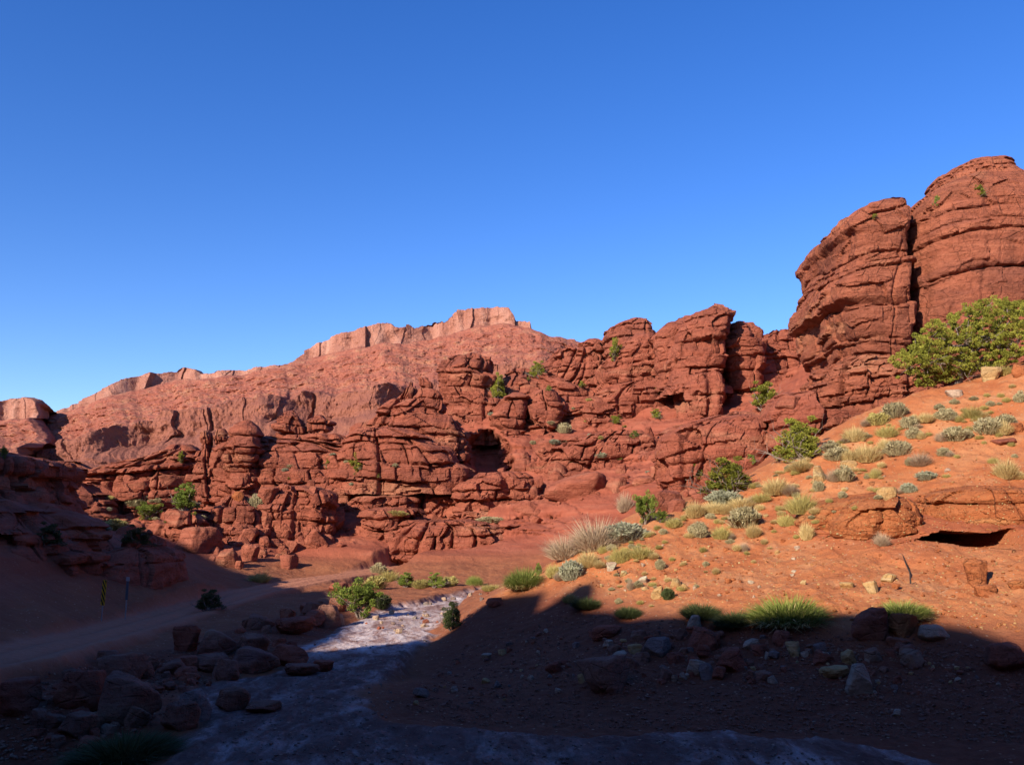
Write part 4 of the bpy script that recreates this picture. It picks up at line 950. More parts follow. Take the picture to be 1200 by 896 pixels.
scatter(70, [([(690,745),(800,742),(960,755),(1060,758),(1090,790),(960,800),(840,800),(700,806)], 1)], (7, 20), ['boulder', 'brown_rock', 'boulder', 'brown_rock', 'grey_rock', 'pale_rock'],
        'stone heaped with others in the middle of the shaded gravel bar', 'heaped stones of the gravel bar', 'ar', 'stone', seed=28, cat='stone')
scatter(150, [([(560,770),(640,740),(760,740),(860,750),(1000,760),(1160,770),(1190,810),(1000,820),(850,800),(700,810),(560,830),(470,830),(500,785)], 1)], (3.5, 11), ['boulder', 'brown_rock', 'pale_rock', 'boulder', 'grey_rock', 'yellow_rock'],
        'small stone lying in the shade of the gravel bar', 'small stones of the gravel bar', 'ar', 'stone', seed=23, cat='stone')
scatter(60, [([(700,690),(760,640),(900,600),(1000,560),(1190,520),(1190,570),(960,580),(940,640),(980,700),(820,705)], 1)], (3, 8), ['yellow_rock', 'slope_rock', 'pale_rock'],
        'small pale stone lying on the sunlit orange slope', 'small stones of the slope', 'ar', 'stone', seed=24, cat='stone')
scatter(40, [([(420,735),(470,715),(560,690),(600,690),(520,735),(470,745)], 1)], (3, 8), ['pale_rock', 'grey_rock', 'boulder'],
        'small stone on the crusted sunlit wash', 'small stones of the wash', 'ar', 'stone', seed=25, cat='stone')
# grit beyond counting
def pebbles(name, n, polys, wr, mat, seed):
    r = np.random.default_rng(seed); base = []
    bm = bmesh.new(); bmesh.ops.create_icosphere(bm, subdivisions=1, radius=0.5); bv = np.array([v.co[:] for v in bm.verts]); bf = np.array([[v.index for v in f.verts] for f in bm.faces]); bm.free()
    V, F, k = [], [], 0
    for pg, m_ in polys:
        pg = np.array(pg)
        q = np.stack([r.uniform(pg[:, 0].min(), pg[:, 0].max(), m_), r.uniform(pg[:, 1].min(), pg[:, 1].max(), m_)], 1)
        ins = np.zeros(m_, bool)
        for (ax, ay), (bx, by) in zip(pg, np.roll(pg, -1, 0)):
            c = (ay > q[:, 1]) != (by > q[:, 1]); ins ^= c & (q[:, 0] < (bx-ax)*(q[:, 1]-ay)/((by-ay) if by != ay else 1e-9)+ax)
        for x, y in q[ins]:
            p = at(x, y)
            if p is None or p.y > 90: continue
            s_ = wr[0]*(wr[1]/wr[0])**(r.random()**2)
            v = bv*(1+0.35*r.uniform(-1, 1, (len(bv), 1)))*s_*np.array([1, r.uniform(.6, 1), r.uniform(.4, .8)])
            a = r.uniform(0, 6.28); ca, sa = math.cos(a), math.sin(a)
            V.append(np.stack([v[:, 0]*ca-v[:, 1]*sa+p.x, v[:, 0]*sa+v[:, 1]*ca+p.y, v[:, 2]+p.z+s_*0.1], 1)); F.append(bf+k); k += len(bv)
    return tag(link_mesh(name, np.concatenate(V), np.concatenate(F), M[mat], smooth=False), kind='stuff')
pebbles('gravel', 0, [([(470,830),(560,740),(700,715),(900,735),(1060,745),(1199,765),(1199,870),(960,860),(560,850)], 9000)], (0.04, 0.17), 'brown_rock', 31)
pebbles('slope_grit', 0, [([(640,690),(700,640),(850,590),(1000,520),(1190,450),(1199,740),(900,720),(740,700)], 5200)], (0.03, 0.12), 'yellow_rock', 32)
pebbles('slope_chips', 0, [([(640,690),(700,640),(850,590),(1000,520),(1190,450),(1199,740),(900,720),(740,700)], 4200)], (0.04, 0.2), 'slope_rock', 36)
pebbles('wash_grit', 0, [([(240,860),(420,740),(520,720),(600,690),(470,800),(450,850),(900,870),(1000,895),(300,895)], 4500)], (0.03, 0.13), 'grey_rock', 33)
pebbles('bank_grit', 0, [([(0,800),(200,760),(400,700),(400,745),(250,800),(120,890),(0,890)], 3600)], (0.05, 0.2), 'brown_rock', 34)
# ------------------------------------------------------------------ plants
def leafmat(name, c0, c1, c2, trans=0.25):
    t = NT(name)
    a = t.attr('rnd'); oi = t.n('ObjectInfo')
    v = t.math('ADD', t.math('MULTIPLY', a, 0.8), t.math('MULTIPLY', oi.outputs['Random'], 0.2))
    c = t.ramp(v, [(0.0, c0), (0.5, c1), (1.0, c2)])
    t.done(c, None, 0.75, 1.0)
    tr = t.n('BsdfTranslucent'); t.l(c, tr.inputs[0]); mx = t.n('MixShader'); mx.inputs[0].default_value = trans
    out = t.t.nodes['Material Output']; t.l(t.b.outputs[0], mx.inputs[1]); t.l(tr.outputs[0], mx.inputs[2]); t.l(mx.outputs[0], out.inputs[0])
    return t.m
M['sage'] = leafmat('sage_leaf', (0.22,0.185,0.10), (0.36,0.31,0.175), (0.52,0.46,0.28))
M['silver'] = leafmat('silver_leaf', (0.21,0.21,0.14), (0.32,0.32,0.215), (0.45,0.45,0.31))
M['straw'] = leafmat('straw', (0.36,0.26,0.11), (0.54,0.41,0.18), (0.70,0.57,0.29))
M['olive'] = leafmat('olive_straw', (0.25,0.21,0.07), (0.40,0.34,0.115), (0.56,0.48,0.19))
M['green'] = leafmat('fresh_green', (0.08,0.115,0.018), (0.17,0.22,0.038), (0.30,0.34,0.07))
M['grassy'] = leafmat('grass_green', (0.11,0.145,0.025), (0.22,0.27,0.055), (0.40,0.42,0.13))
M['junip'] = leafmat('juniper_green', (0.09,0.10,0.014), (0.21,0.22,0.032), (0.36,0.34,0.06))
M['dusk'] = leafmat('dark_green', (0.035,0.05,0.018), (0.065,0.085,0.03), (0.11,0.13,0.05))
M['dry'] = leafmat('dry_twig', (0.23,0.16,0.105), (0.37,0.27,0.18), (0.52,0.40,0.28), 0.1)
t_ = NT('juniper_bark'); p_ = t_.pos((1, 1, 0.2)); n_ = t_.noise(p_, 14, 6, 0.7)
M['bark'] = t_.done(t_.ramp(n_, [(0.3, (0.13,0.09,0.07)), (0.6, (0.30,0.24,0.20)), (0.8, (0.45,0.39,0.34))]), t_.bump(n_, 0.8, 0.05))

def blades(n, r0, h, lean, wd, rng, seg=2, up=1.0, droop=0.3, dome=True, base_h=0.0):
    a = rng.uniform(0, 2*math.pi, n); rr_ = r0*np.sqrt(rng.uniform(0, 1, n))
    b = np.stack([rr_*np.cos(a), rr_*np.sin(a), np.full(n, base_h)], 1)
    a2 = a+rng.normal(0, 0.7, n); ln = lean*(0.15+0.85*rr_/max(r0, 1e-6))*rng.uniform(.4, 1.25, n)
    L = h*rng.uniform(.55, 1.05, n)*((1-0.45*(rr_/r0)**2) if dome else 1)
    dx, dy, dz = np.sin(ln)*np.cos(a2), np.sin(ln)*np.sin(a2), np.cos(ln)*up
    d = np.stack([dx, dy, dz], 1)
    side = np.stack([-np.sin(a2+rng.normal(0, 1, n)), np.cos(a2+rng.normal(0, 1, n)), np.zeros(n)], 1)*wd*rng.uniform(.6, 1.3, n)[:, None]
    mid = b+d*(L*0.55)[:, None]
    tip = b+d*L[:, None]; tip[:, 2] -= droop*L*np.sin(ln); tip[:, :2] += d[:, :2]*(droop*L*0.4)[:, None]
    V = np.stack([b-side*.7, b+side*.7, mid+side, mid-side, tip], 1).reshape(-1, 3)
    i = np.arange(n)*5
    F = np.concatenate([np.stack([i, i+1, i+2, i+3], 1), np.stack([i+3, i+2, i+4, i+4], 1)])
    return V, F, np.repeat(rng.uniform(0, 1, n), 5)
def leaves(cent, rad, per, size, rng, updir=0.4, flat=0.8):
    n = len(cent)*per
    c = np.repeat(cent, per, 0); r = np.repeat(rad, per)
    d = rng.normal(size=(n, 3)); d /= np.linalg.norm(d, axis=1)[:, None]
    p = c+d*(r*rng.uniform(0.35, 1.0, n)**0.6)[:, None]*np.array([1, 1, flat])
    ax = d*0.8+rng.normal(0, .5, (n, 3)); ax[:, 2] += updir; ax /= np.linalg.norm(ax, axis=1)[:, None]
    sd_ = np.cross(ax, rng.normal(size=(n, 3))); sd_ /= np.linalg.norm(sd_, axis=1)[:, None]
    s = size*rng.uniform(.5, 1.3, n)[:, None]
    V = np.stack([p-ax*s*.5, p+sd_*s*.22, p+ax*s*.7, p-sd_*s*.22], 1).reshape(-1, 3)
    F = np.arange(n*4).reshape(-1, 4)
    cr = np.repeat(rng.uniform(0, 1, len(cent)), per)
    return V, F, np.repeat(np.clip(0.55*cr+0.45*rng.uniform(0, 1, n), 0, 1), 4)
def tube(pts, rad, nseg=6):
    V, F = [], []
    pts = [Vector(p) for p in pts]
    for i, p in enumerate(pts):
        t = (pts[min(i+1, len(pts)-1)]-pts[max(i-1, 0)]).normalized(); u = t.orthogonal().normalized(); w = t.cross(u)
        for k in range(nseg):
            a = 2*math.pi*k/nseg; V.append(p+(u*math.cos(a)+w*math.sin(a))*rad[i])
    for i in range(len(pts)-1):
        for k in range(nseg): F.append((i*nseg+k, i*nseg+(k+1) % nseg, (i+1)*nseg+(k+1) % nseg, (i+1)*nseg+k))
    return np.array(V), np.array(F)
def joinm(parts):
    V, F, R, k = [], [], [], 0
    for p in parts:
        V.append(p[0]); F.append(np.asarray(p[1])+k); k += len(p[0])
        R.append(p[2] if len(p) > 2 else np.zeros(len(p[0])))
    return np.concatenate(V), np.concatenate(F), np.concatenate(R)
def mk(name, parts, mat, smooth=False):
    V, F, R = joinm(parts)
    o = link_mesh(name, V, F.tolist() if False else F, M[mat], smooth=smooth, attrs={'rnd': R}, collection=False)
    return o.data
def branchy(rng, base, n, h, spread, r0, kids=2, lift=0.3):
    out = []; tips = []
    for i in range(n):
        a = rng.uniform(0, 6.28); p = Vector(base); d = Vector((math.cos(a)*spread*rng.uniform(.2, 1), math.sin(a)*spread*rng.uniform(.2, 1), 1)).normalized()
        L = h*rng.uniform(.7, 1.05); pts = [p.copy()]; rad = [r0]
        for s in range(5):
            d = (d+Vector(rng.normal(0, .22, 3))).normalized(); d.z = abs(d.z)*0.8+lift*.3
            p = p+d.normalized()*L/5; pts.append(p.copy()); rad.append(r0*(1-(s+1)/6.0))
            if s >= 1:
                for k in range(kids):
                    q = p.copy(); e = (d+Vector(rng.normal(0, .8, 3))).normalized(); sub = [q.copy()]
                    for m in range(3):
                        e = (e+Vector(rng.normal(0, .25, 3))).normalized(); q = q+e*L/9; sub.append(q.copy())
                    out.append(tube(sub, [rad[-1]*.6, rad[-1]*.45, rad[-1]*.3, .002], 4)); tips.append(q.copy())
        out.append(tube(pts, rad, 6)); tips.append(p.copy())
    return out, tips

# unit plants: one metre wide, one metre high, scaled where they stand
PL = {}
def sage(kind, mat, i):
    rng = np.random.default_rng(500+i)
    n = 26; a = rng.uniform(0, 6.28, n); u = rng.uniform(0, 1, n)**.5
    cent = np.stack([.36*u*np.cos(a), .36*u*np.sin(a), .12+.55*np.sqrt(1-.8*u*u)*rng.uniform(.55, 1.1, n)], 1)
    fol = [leaves(cent, rng.uniform(.10, .19, n), 75, .13, rng, .7)]
    fol.append(blades(420, .34, .92, .75, .009, rng, droop=.1))
    st, _ = branchy(rng, (0, 0, -.05), 6, .65, .9, .022, 1)
    PL[(kind, i)] = [('foliage', mk('foliage', fol, mat)), ('stem', mk('stem', [s for s in st], 'bark'))]
def tuft(kind, mat, i, n=1600, lean=.75, wd=.007, dr=.35, r0=.33):
    rng = np.random.default_rng(700+i)
    PL[(kind, i)] = [(None, mk(kind, [blades(n, r0, 1.0, lean, wd, rng, droop=dr)], mat))]
def bushy(kind, mat, i, upright=False):
    rng = np.random.default_rng(900+i)
    st, tips = branchy(rng, (0, 0, -.05), 9, .85, .75 if not upright else .35, .024, 2, .4)
    c = np.array([t[:] for t in tips]); c = c[c[:, 2] > .1]
    c[:, :2] *= .42/np.abs(c[:, :2]).max(); c[:, 2] *= .9/c[:, 2].max()
    fol = [leaves(c, rng.uniform(.05, .11, len(c)), 115, .042, rng, .9 if upright else .5)]
    PL[(kind, i)] = [('foliage', mk('foliage', fol, mat)), ('stem', mk('stem', st, 'bark'))]
def dryb(kind, mat, i):
    rng = np.random.default_rng(1100+i)
    PL[(kind, i)] = [('twigs', mk('twigs', [blades(1500, .22, 1.0, .95, .0045, rng, droop=.12), blades(500, .3, .7, .9, .004, rng, droop=.2)], mat)),
                     ('stem', mk('stem', branchy(rng, (0, 0, -.05), 10, .8, .9, .014, 2)[0], 'bark'))]
for i in range(4): sage('sagebrush', 'sage', i)
for i in range(2): sage('silver_shrub', 'silver', i); sage('yellow_shrub', 'olive', i); sage('dark_shrub', 'dusk', i)
for i in range(2):
    tuft('straw_tussock', 'straw', i); tuft('olive_tussock', 'olive', i, 1000)
    rg_ = np.random.default_rng(760+i); PL[('grass_clump', i)] = [('green_blades', mk('green_blades', [blades(3000, .44, 1.0, .85, .0058, rg_, droop=.42)], 'grassy')), ('dead_blades', mk('dead_blades', [blades(900, .46, .8, 1.15, .0055, rg_, droop=.5)], 'straw'))]
    tuft('shaded_grass', 'dusk', i, 3200, .85, .006, .42, .42)  # dark copy of the grass clump, shade put into its blade colour
    bushy('green_bush', 'green', i, True); bushy('juniper_bush', 'junip', i); bushy('dark_bush', 'dusk', i); dryb('dry_bush', 'dry', i)
def plant(px, py, w, hr, kind, label, group=None, cat='shrub', name=None, lean=0.0):
    p = at(px, py-1)
    if p is None: return
    vs_ = [k for k in PL if k[0] == kind]; parts = PL[rnd.choice(vs_)]
    ww = w/FPX*p.length*1.05; hh = ww*hr*1.05
    nm = name or kind
    e_ = rnd.uniform(.78, 1.22); sc = (ww*e_, ww/e_, hh*rnd.uniform(.88, 1.12)); loc = (p.x, p.y+ww*0.12, p.z-0.03*hh); rz = rnd.uniform(0, 6.28)
    if len(parts) == 1:
        o = bpy.data.objects.new(nm, parts[0][1]); COL.objects.link(o)
    else:
        o = bpy.data.objects.new(nm, None); COL.objects.link(o); o.empty_display_size = 0.2
        for pn, me in parts:
            c = bpy.data.objects.new(pn, me); COL.objects.link(c); c.parent = o
    o.location = loc; o.scale = sc; o.rotation_euler = (rnd.uniform(-.08, .08), lean, rz)
    return tag(o, label, cat, group)
SG = 'sagebrush dotted over the orange slope'; HS = 'shrubs growing on the red hillside'; WG = 'plants along the wash'
for a in [
 (1051,489,30,.62,'sagebrush','grey sagebrush on the crest left of the juniper'),
 (1067,501,19,.75,'sagebrush','small sagebrush just below the one on the crest'),
 (1086,495,19,.6,'straw_tussock','pale tussock right of the small crest sagebrush'),
 (1072,513,17,.8,'sagebrush','grey sagebrush under the pale crest tussock'),
 (1041,512,23,.75,'olive_tussock','yellow green tussock below the crest sagebrush'),
 (1110,492,21,.7,'sagebrush','dark grey sagebrush under the pale flat boulder'),
 (1141,489,23,.62,'olive_tussock','olive tussock between two grey shrubs on the upper slope'),
 (1125,494,11,.8,'olive_tussock','tiny yellow tussock beside the olive one'),
 (1161,508,31,.7,'sagebrush','largest grey sagebrush near the right edge of the upper slope'),
 (1181,499,21,.66,'sagebrush','grey sagebrush touching the largest one on its right'),
 (1119,516,27,.62,'sagebrush','grey brown sagebrush in the middle of the upper slope'),
 (1134,513,13,.8,'sagebrush','little shrub at the right of the grey brown one'),
 (1003,517,22,.75,'straw_tussock','straw tussock at the left end of the crest row'),
 (1017,541,30,.8,'straw_tussock','tallest straw tussock on the middle slope'),
 (1055,533,28,.66,'sagebrush','round grey sagebrush right of the tallest straw tussock'),
 (1038,526,15,.8,'straw_tussock','small straw tussock behind the round grey sagebrush'),
 (1107,534,15,.75,'sagebrush','lone small sagebrush below the grey brown one'),
 (983,539,26,.6,'sagebrush','grey sagebrush left of the tallest straw tussock'),
 (1026,560,13,.9,'olive_tussock','lone small yellow tussock above the wedge shaped stone'),
 (1080,546,27,.66,'dry_bush','brown twiggy shrub beside a tiny grey one'),
 (1067,545,11,.9,'sagebrush','tiny grey shrub left of the brown twiggy one'),
 (1087,562,22,.5,'silver_shrub','silvery low shrub under the brown twiggy one'),
 (1066,577,17,.62,'silver_shrub','silvery cushion shrub above the rocky outcrop'),
 (1181,560,25,.95,'straw_tussock','yellow topped tussock near the right edge of the slope'),
 (990,563,24,.66,'sagebrush','grey sagebrush right of the tall cream stone'),
 (1198,471,13,1.0,'sagebrush','grey shrub cut by the right edge'),
 (938,552,27,.55,'straw_tussock','yellow grass tussock at the foot of the green bush'),
 (911,579,33,.72,'straw_tussock','big straw tussock left of the tall cream stone'),
 (960,575,13,1.0,'sagebrush','grey tuft leaning on the tall cream stone'),
 (941,601,31,.8,'olive_tussock','olive tussock left of the rocky outcrop'),
 (923,616,18,.9,'olive_tussock','small olive tussock down slope of the big one'),
 (946,632,15,1.4,'straw_tussock','tall narrow tussock against the left end of the outcrop'),
 (1034,639,17,1.0,'dry_bush','dry brown tuft under the middle of the outcrop'),
 (735,634,48,.45,'silver_shrub','pale low shrub row under the green cone shaped bush'),
 (670,679,28,.95,'silver_shrub','silvery green shrub at the left end of the slope'),
 (690,664,26,.8,'straw_tussock','pale tussock right of the silvery green shrub'),
 (649,676,21,.85,'olive_tussock','pale green tussock left of the silvery green shrub'),
 (727,659,20,.95,'olive_tussock','left of the two dry tussocks below the pale shrub row'),
 (752,654,29,.62,'olive_tussock','right of the two dry tussocks below the pale shrub row'),
 (774,667,11,1.1,'sagebrush','little blue grey shrub alone on the orange slope'),
 (818,629,21,.75,'sagebrush','grey shrub at the lower edge of the mid slope patch'),
 (846,631,24,.7,'olive_tussock','yellow green tussock at the lower edge of the mid slope patch'),
 (874,617,40,.62,'sagebrush','largest grey shrub of the mid slope patch'),
 (816,606,24,.8,'straw_tussock','straw tussock at the upper left of the mid slope patch'),
 (838,601,26,.6,'straw_tussock','straw tussock above the yellow green one'),
 (884,629,18,.8,'straw_tussock','straw tussock below the largest grey shrub'),
 (872,646,11,1.0,'dry_bush','tiny dry tuft below the mid slope patch'),
 (739,691,11,1.1,'dry_bush','tiny dry tuft low on the left of the slope'),
 (868,596,30,.5,'straw_tussock','straw tussock on the crest below the juniper bushes'),
 (893,588,22,.6,'olive_tussock','olive tussock on the crest by the big straw one'),
 (975,528,22,.6,'sagebrush','grey shrub on the crest above the tall cream stone'),
 (1030,498,24,.6,'yellow_shrub','yellow green shrub on the crest under the great cliff'),
 (790,618,20,.6,'olive_tussock','tussock on the crest right of the green cone shaped bush'),
 (1175,440,22,.7,'olive_tussock','straw tuft beside the yellow boulder under the juniper'),
 (783,702,15,.9,'dark_shrub','small green shrub by the tall cream block')]:
    if a[4] != 'dry_bush' and rnd.random() < .6:
        plant(a[0]+rnd.choice((-1, 1))*a[2]*.5, a[1]+2, a[2]*rnd.uniform(.4, .7), rnd.uniform(.5, .9), rnd.choice(['dry_bush', 'straw_tussock']), 'wisp of dry grass on the orange slope', group='wisps of dry grass on the slope', cat='grass', name='dry_grass')
    plant(a[0], a[1]+1, a[2]*0.98, a[3]*1.12, *a[4:6], group=SG)
for a in [
 (700,645,58,.78,'dry_bush','big dry brown bush on the shoulder of the slope'),
 (664,656,48,.6,'dry_bush','low dry brown bush left of the big one'),
 (757,616,36,1.15,'green_bush','green cone shaped bush beside the big dry bush'),
 (775,614,18,.9,'green_bush','small dark green bush right of the cone shaped one'),
 (733,600,22,1.2,'dry_bush','grey twiggy bush left of the cone shaped one'),
 (944,541,62,.85,'juniper_bush','bright green rounded bush on the crest under the great cliff'),
 (862,580,68,.72,'juniper_bush','spreading green bush on the crest beneath the long smooth wall'),
 (817,565,30,.9,'juniper_bush','green bush with a bare leaning twig below the long smooth wall'),
 (879,545,13,1.2,'green_bush','small bright green sprig at the foot of the smooth wall'),
 (850,592,36,.6,'silver_shrub','pale shrub in front of the spreading green bush')]:
    plant(*a[:6], group='bushes along the crest of the slope')
for a in [
 (926,734,62,.56,'grass_clump','biggest round green grass clump at the shadow edge','grass'),
 (1060,726,50,.42,'grass_clump','sunlit green grass clump behind the whitish boulder','grass'),
 (823,725,40,.5,'shaded_grass','shaded grass clump right of the tall cream block','grass'),
 (865,734,42,.5,'shaded_grass','shaded grass clump next to the biggest green one','grass'),
 (737,724,28,.5,'shaded_grass','small shaded grass clump left of the sunny gap','grass'),
 (688,714,30,.55,'shaded_grass','shaded grass clump under the spire shaped shadow','grass'),
 (668,707,18,.7,'olive_tussock','yellow green tuft at the edge of the spire shaped shadow','grass'),
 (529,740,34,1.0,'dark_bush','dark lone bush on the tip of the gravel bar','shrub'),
 (422,727,56,.82,'green_bush','largest feathery green bush beside the sunlit wash','shrub'),
 (446,713,26,.7,'dark_shrub','blue green shrub right of the feathery bush','shrub'),
 (398,709,20,.7,'yellow_shrub','yellowish shrub left of the feathery bush','shrub'),
 (443,672,18,.8,'sagebrush','grey green shrub at the end of the sunlit road','shrub'),
 (440,690,28,.6,'yellow_shrub','yellow green shrub behind the feathery bush','shrub'),
 (474,689,30,.6,'green_bush','first low green bush right of the road end','shrub'),
 (493,690,22,.55,'yellow_shrub','pale bush second in the row right of the road end','shrub'),
 (508,690,24,.66,'green_bush','green bush third in the row right of the road end','shrub'),
 (527,687,20,.6,'yellow_shrub','low bush at the right end of the row','shrub'),
 (556,687,14,1.0,'grass_clump','small green grass tuft alone on the orange flat','grass'),
 (575,693,20,.5,'olive_tussock','low tussock on the edge of the orange flat','grass'),
 (614,690,42,.6,'grass_clump','bright green grass at the left foot of the slope','grass'),
 (632,674,13,1.0,'green_bush','small dark green sprig above the bright grass','shrub'),
 (304,683,22,.6,'olive_tussock','yellow green tussock at the inner edge of the road bend','grass'),
 (140,896,86,.42,'shaded_grass','dark grass tuft at the bottom left corner','grass'),
 (455,682,24,.6,'olive_tussock','straw coloured tuft at the end of the road','grass')]:
    plant(*a[:6], group=WG, cat=a[6])
for a in [
 (583,468,24,1.15,'juniper_bush','dark green juniper between the back tower and the bulging blocks'),
 (632,441,19,.9,'juniper_bush','round green juniper on the slope left of the oval boulder'),
 (722,425,21,1.1,'juniper_bush','juniper under the dark skyline knob'),
 (682,456,11,.9,'juniper_bush','small juniper on bare red slope above the oval boulder'),
 (661,507,15,.9,'sagebrush','tan shrub at the left end of the oval boulder'),
 (722,497,18,.6,'juniper_bush','low green shrub right of the oval boulder'),
 (768,491,14,.75,'juniper_bush','low shrub under the lower slab'),
 (770,462,10,.9,'juniper_bush','small shrub on the ledge left of the fallen block'),
 (895,478,42,.72,'juniper_bush','wide dark juniper in the hollow below the dark cleft'),
 (420,559,30,.92,'juniper_bush','rounded green shrub left of the stacked tower'),
 (385,549,13,.85,'juniper_bush','small shrub left of the rounded green one'),
 (214,599,38,.72,'green_bush','yellow green bush at the left foot of the three spires'),
 (299,594,14,1.0,'sagebrush','grey shrub among blocks below the three spires'),
 (171,610,26,.66,'green_bush','bright green bush above the half shaded boulders'),
 (158,593,19,.6,'sagebrush','grey green shrub on the ledges at the left'),
 (132,621,22,.6,'yellow_shrub','yellow shrub at the very edge of the left shadow'),
 (212,543,9,1.2,'juniper_bush','tiny green shrub on the striped ledges'),
 (3,538,10,1.2,'green_bush','yellow green sprig on the flat cap slab'),
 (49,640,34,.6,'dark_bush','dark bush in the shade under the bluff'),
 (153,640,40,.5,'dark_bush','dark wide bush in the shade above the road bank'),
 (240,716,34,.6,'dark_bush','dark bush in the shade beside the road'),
 (1024,258,12,.5,'juniper_bush','little shrub on the flat top of the undercut cliff'),
 (1100,241,9,1.0,'green_bush','tiny shrub at the notch left of the domed cap'),
 (1149,231,14,.8,'juniper_bush','shrub on the shoulder of the domed cap'),
 (1110,279,9,.8,'juniper_bush','tiny shrub high on the massive cliff face'),
 (465,604,20,.4,'yellow_shrub','straw shrub at the foot of the jointed wall'),
 (575,612,22,.4,'sagebrush','grey shrub beside the flat tilted boulder'),
 (650,520,14,.5,'silver_shrub','pale shrub in the rubble field'),
 (705,536,13,.5,'silver_shrub','pale cushion shrub right of the rubble field centre'),
 (746,513,13,.6,'green_bush','green tuft left of the long smooth wall')]:
    plant(a[0], a[1]+1, a[2]*1.15, *a[3:6], group=HS)
rs = random.Random(77)
for k in range(46):                                                          # specks of scrub too small to tell apart
    x, y = rs.choice([(rs.uniform(600, 770), rs.uniform(500, 560)), (rs.uniform(330, 470), rs.uniform(530, 575)), (rs.uniform(560, 720), rs.uniform(440, 500)), (rs.uniform(120, 240), rs.uniform(585, 625))])
    plant(x, y, rs.uniform(6, 11), rs.uniform(.4, .7), rs.choice(['sagebrush', 'silver_shrub', 'yellow_shrub', 'juniper_bush']), 'speck of low scrub scattered over the red hillside', group='scrub specks on the hillside')
for k in range(170):
    x = rs.uniform(700, 1190); yc = np.interp(x, [700, 850, 1000, 1200], [640, 580, 505, 440]); y = yc+8+rs.random()**1.5*90
    plant(x, y, rs.uniform(5, 11), rs.uniform(.5, .9), rs.choice(['straw_tussock', 'sagebrush', 'olive_tussock']), 'wisp of dry grass on the orange slope', group='wisps of dry grass on the slope', cat='grass', name='dry_grass')

# the big leaning juniper
def juniper():
    rng = np.random.default_rng(4242)
    b = at(1132, 448); Yj = b.y+1.2; base = Vector((b.x, Yj, b.z-0.2))
    o = bpy.data.objects.new('juniper_tree', None); COL.objects.link(o); o.location = base
    def P(px, py, dy=0.0): return Vector(W(px, py, Yj+dy))-base
    limbs = []; ends = [P(1065,432,-.5), P(1075,412,.4), P(1092,395,-.8), P(1110,380,.6), P(1135,372,-.9), P(1155,362,.8), P(1180,366,-.3), P(1200,362,.5), P(1220,375,-.8), P(1130,402,-1.6), P(1165,395,-1.8), P(1195,400,-1.4), P(1100,420,-1.5), P(1235,398,.8)]
    tube_parts = []
    trunk = [Vector((0, 0, 0)), P(1128,432), P(1136,418,.1), P(1142,405,.2), P(1148,392,.2)]
    tube_parts.append(tube(trunk, [.26, .22, .17, .12, .06], 8))
    cents = []; 
    for e in ends:
        s = trunk[rng.integers(1, 4)]; m = (s+e)/2+Vector(rng.normal(0, .25, 3)); q = s*.25+e*.75+Vector(rng.normal(0, .2, 3))
        tube_parts.append(tube([s, m, q, e], [.10, .07, .045, .015], 6))
        for c0, k in ((m, 2), (q, 5), (e, 6)):
            for _ in range(k):
                f = c0+Vector(rng.normal(0, .42, 3)); cents.append(f); tube_parts.append(tube([c0, (c0+f)/2+Vector(rng.normal(0, .06, 3)), f], [.03, .02, .006], 4))
    for _ in range(14):                                                      # bare dead sprays underneath
        s = P(rng.uniform(1070, 1180), rng.uniform(418, 438), -1.2); tube_parts.append(tube([s, s+Vector(rng.normal(0, .3, 3)), s+Vector(rng.normal(0, .6, 3))], [.025, .018, .004], 4))
    pg = [(1041,424),(1058,408),(1074,400),(1084,380),(1098,374),(1116,366),(1142,356),(1152,351),(1185,354),(1215,350),(1250,365),(1260,410),(1200,421),(1172,428),(1150,436),(1120,444),(1090,452),(1066,452),(1060,434)]
    k = 0
    while k < 760:                                                           # sprays filling the crown's outline, thicker on its outside
        x, y = rng.uniform(1042, 1255), rng.uniform(350, 453); ins = False
        for (ax, ay), (bx, by) in zip(pg, pg[1:]+pg[:1]):
            if (ay > y) != (by > y) and x < (bx-ax)*(y-ay)/(by-ay)+ax: ins = not ins
        if not ins: continue
        cents.append(P(x, y, rng.uniform(-2.4, 2.2)*min(1, (455-y)/40))); k += 1
    c = np.array([v[:] for v in cents])
    tw = link_mesh('trunk', *joinm(tube_parts)[:2], M['bark'], parent=o)
    V, F, R = leaves(c, rng.uniform(.12, .30, len(c)), 95, .12, rng, .6, .7)
    link_mesh('crown', V, F, M['junip'], smooth=False, attrs={'rnd': R}, parent=o)
    tag(o, 'big spreading green juniper leaning from the slope in front of the great cliff', 'tree')
juniper()
# ------------------------------------------------------------------ road signs and the dry stick
def plain(name, col, rough=0.5, metal=0.0):
    t = NT(name); n = t.noise(t.pos(), 8, 5, 0.6)
    t.b.inputs['Metallic'].default_value = metal
    return t.done(t.mix(t.ramp(n, [(0.4, 0.0), (0.75, 0.5)]), col, tuple(c*0.6+0.02 for c in col)), None, rough)
M['yellow'] = plain('sign_yellow', (0.75,0.42,0.02)); M['black'] = plain('sign_black', (0.015,0.014,0.014)); M['steel'] = plain('galvanised_steel', (0.42,0.42,0.44), 0.5, 0.3); M['panel'] = plain('weathered_panel', (0.10,0.11,0.14))
def box(bm, c, s, rot=None):
    r = bmesh.ops.create_cube(bm, size=1.0); 
    for v in r['verts']:
        q = Vector((v.co.x*s[0], v.co.y*s[1], v.co.z*s[2])); v.co = (rot @ q if rot else q)+Vector(c)
def bmobj(name, bm, mat, parent, bev=0.0):
    if bev: bmesh.ops.bevel(bm, geom=bm.edges[:], offset=bev, segments=2, affect='EDGES')
    me = bpy.data.meshes.new(name); bm.to_mesh(me); bm.free(); me.materials.append(M[mat]); o = bpy.data.objects.new(name, me); COL.objects.link(o); o.parent = parent; return o
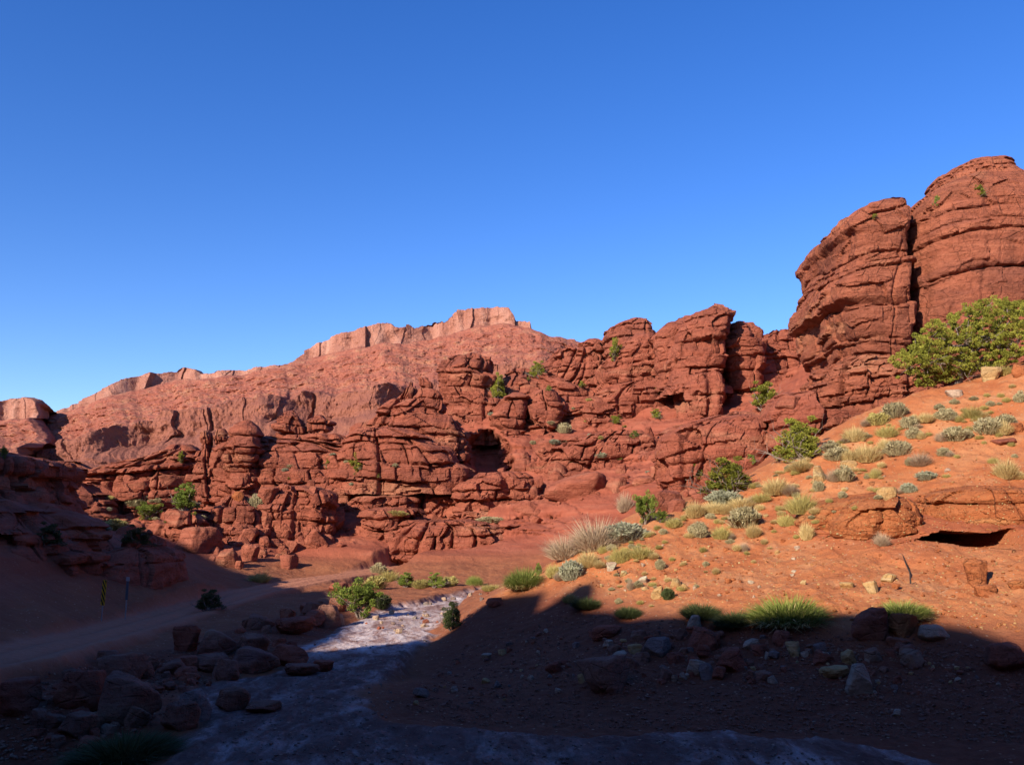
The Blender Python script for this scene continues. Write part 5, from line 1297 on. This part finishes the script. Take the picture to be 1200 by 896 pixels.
def channel_post(parent, h, tilt=0.0):
    bm = bmesh.new(); box(bm, (0, 0, h/2-0.2), (0.012, 0.03, h+0.4)); box(bm, (-.03, -.018, h/2-0.2), (0.05, 0.006, h+0.4)); box(bm, (.03, -.018, h/2-0.2), (0.05, 0.006, h+0.4))
    return bmobj('post', bm, 'steel', parent)
p = at(119, 727); s_ = p.length/FPX
mk_ = bpy.data.objects.new('object_marker', None); COL.objects.link(mk_); mk_.location = p; mk_.rotation_euler = (0, math.radians(3.5), math.radians(-38))
tag(mk_, 'yellow and black striped marker sign on a leaning steel post beside the road', 'road sign')
H0, H1, HW = 16*s_, 42*s_, 5.4*s_
channel_post(mk_, H0+0.2)
def rounded(w, h0, h1, r, n=6):
    out = []
    for cx, cz, a0 in ((w-r, h0+r, -90), (w-r, h1-r, 0), (-w+r, h1-r, 90), (-w+r, h0+r, 180)):
        for k in range(n+1):
            a = math.radians(a0+90*k/n); out.append((cx+r*math.cos(a), cz+r*math.sin(a)))
    return out
def plate(name, outline, y, th, mat, parent):
    bm = bmesh.new(); f = bm.faces.new([bm.verts.new((x, y, z)) for x, z in outline])
    e = bmesh.ops.extrude_face_region(bm, geom=[f]); bmesh.ops.translate(bm, verts=[v for v in e['geom'] if isinstance(v, bmesh.types.BMVert)], vec=(0, th, 0)); bmesh.ops.recalc_face_normals(bm, faces=bm.faces[:])
    return bmobj(name, bm, mat, parent)
HW = 0.19
pn = plate('panel', rounded(HW, H0, H1, 0.035), -0.04, 0.012, 'yellow', mk_)
def clip(poly, axis, lim, keep_less):
    out = []
    for a, b in zip(poly, poly[1:]+poly[:1]):
        ia = (a[axis] <= lim) == keep_less; ib = (b[axis] <= lim) == keep_less
        if ia: out.append(a)
        if ia != ib: t = (lim-a[axis])/(b[axis]-a[axis]); out.append((a[0]+t*(b[0]-a[0]), a[1]+t*(b[1]-a[1])))
    return out
bw = (H1-H0)/8.2
z0 = H0-0.35
for k in range(5):                                                           # black diagonals falling to the right
    zc = H0+bw*0.1+k*bw*2.0
    q = [(-HW+.008, zc+HW), (HW-.008, zc-HW), (HW-.008, zc-HW+bw), (-HW+.008, zc+HW+bw)]
    q = clip(clip(q, 1, H1-.012, True), 1, H0+.012, False)
    if len(q) >= 3: plate('stripe', q, -0.0435, 0.003, 'black', pn)
p = at(147, 725); s_ = p.length/FPX
mp_ = bpy.data.objects.new('road_marker', None); COL.objects.link(mp_); mp_.location = p; mp_.rotation_euler = (0, math.radians(1), math.radians(-30))
tag(mp_, 'narrow grey steel marker post with a dark panel and a small pale cap plate', 'road sign')
channel_post(mp_, 42*s_)
plate('panel', rounded(0.10, 20*s_, 39.2*s_, 0.02), -0.04, 0.012, 'panel', mp_)
plate('cap_plate', rounded(0.14, 39.4*s_, 43.5*s_, 0.02), -0.04, 0.012, 'steel', mp_)
a, b = at(1067, 684), at(1057, 652)
dirn = Vector((0, -0.06, 0))
pts = [a+Vector((0, 0, -.05)), a.lerp(b, .35)+Vector((.05, -.12, .05)), a.lerp(b, .7)+Vector((-.02, -.16, .06)), b+Vector((0, -.05, .1))]
V1, F1 = tube(pts, [.03, .026, .02, .01], 6); V2, F2 = tube([pts[0]+Vector((.02, -.03, .05)), pts[0]+Vector((.16, -.1, .12)), pts[0]+Vector((.2, -.1, -.02))], [.02, .015, .008], 5)
tag(link_mesh('dry_stick', *joinm([(V1, F1), (V2, F2)])[:2], M['dusk_wood'] if 'dusk_wood' in M else plain('dark_wood', (0.06,0.045,0.04), 0.9)), 'thin dark dry stick standing on the bare orange slope', 'stick')
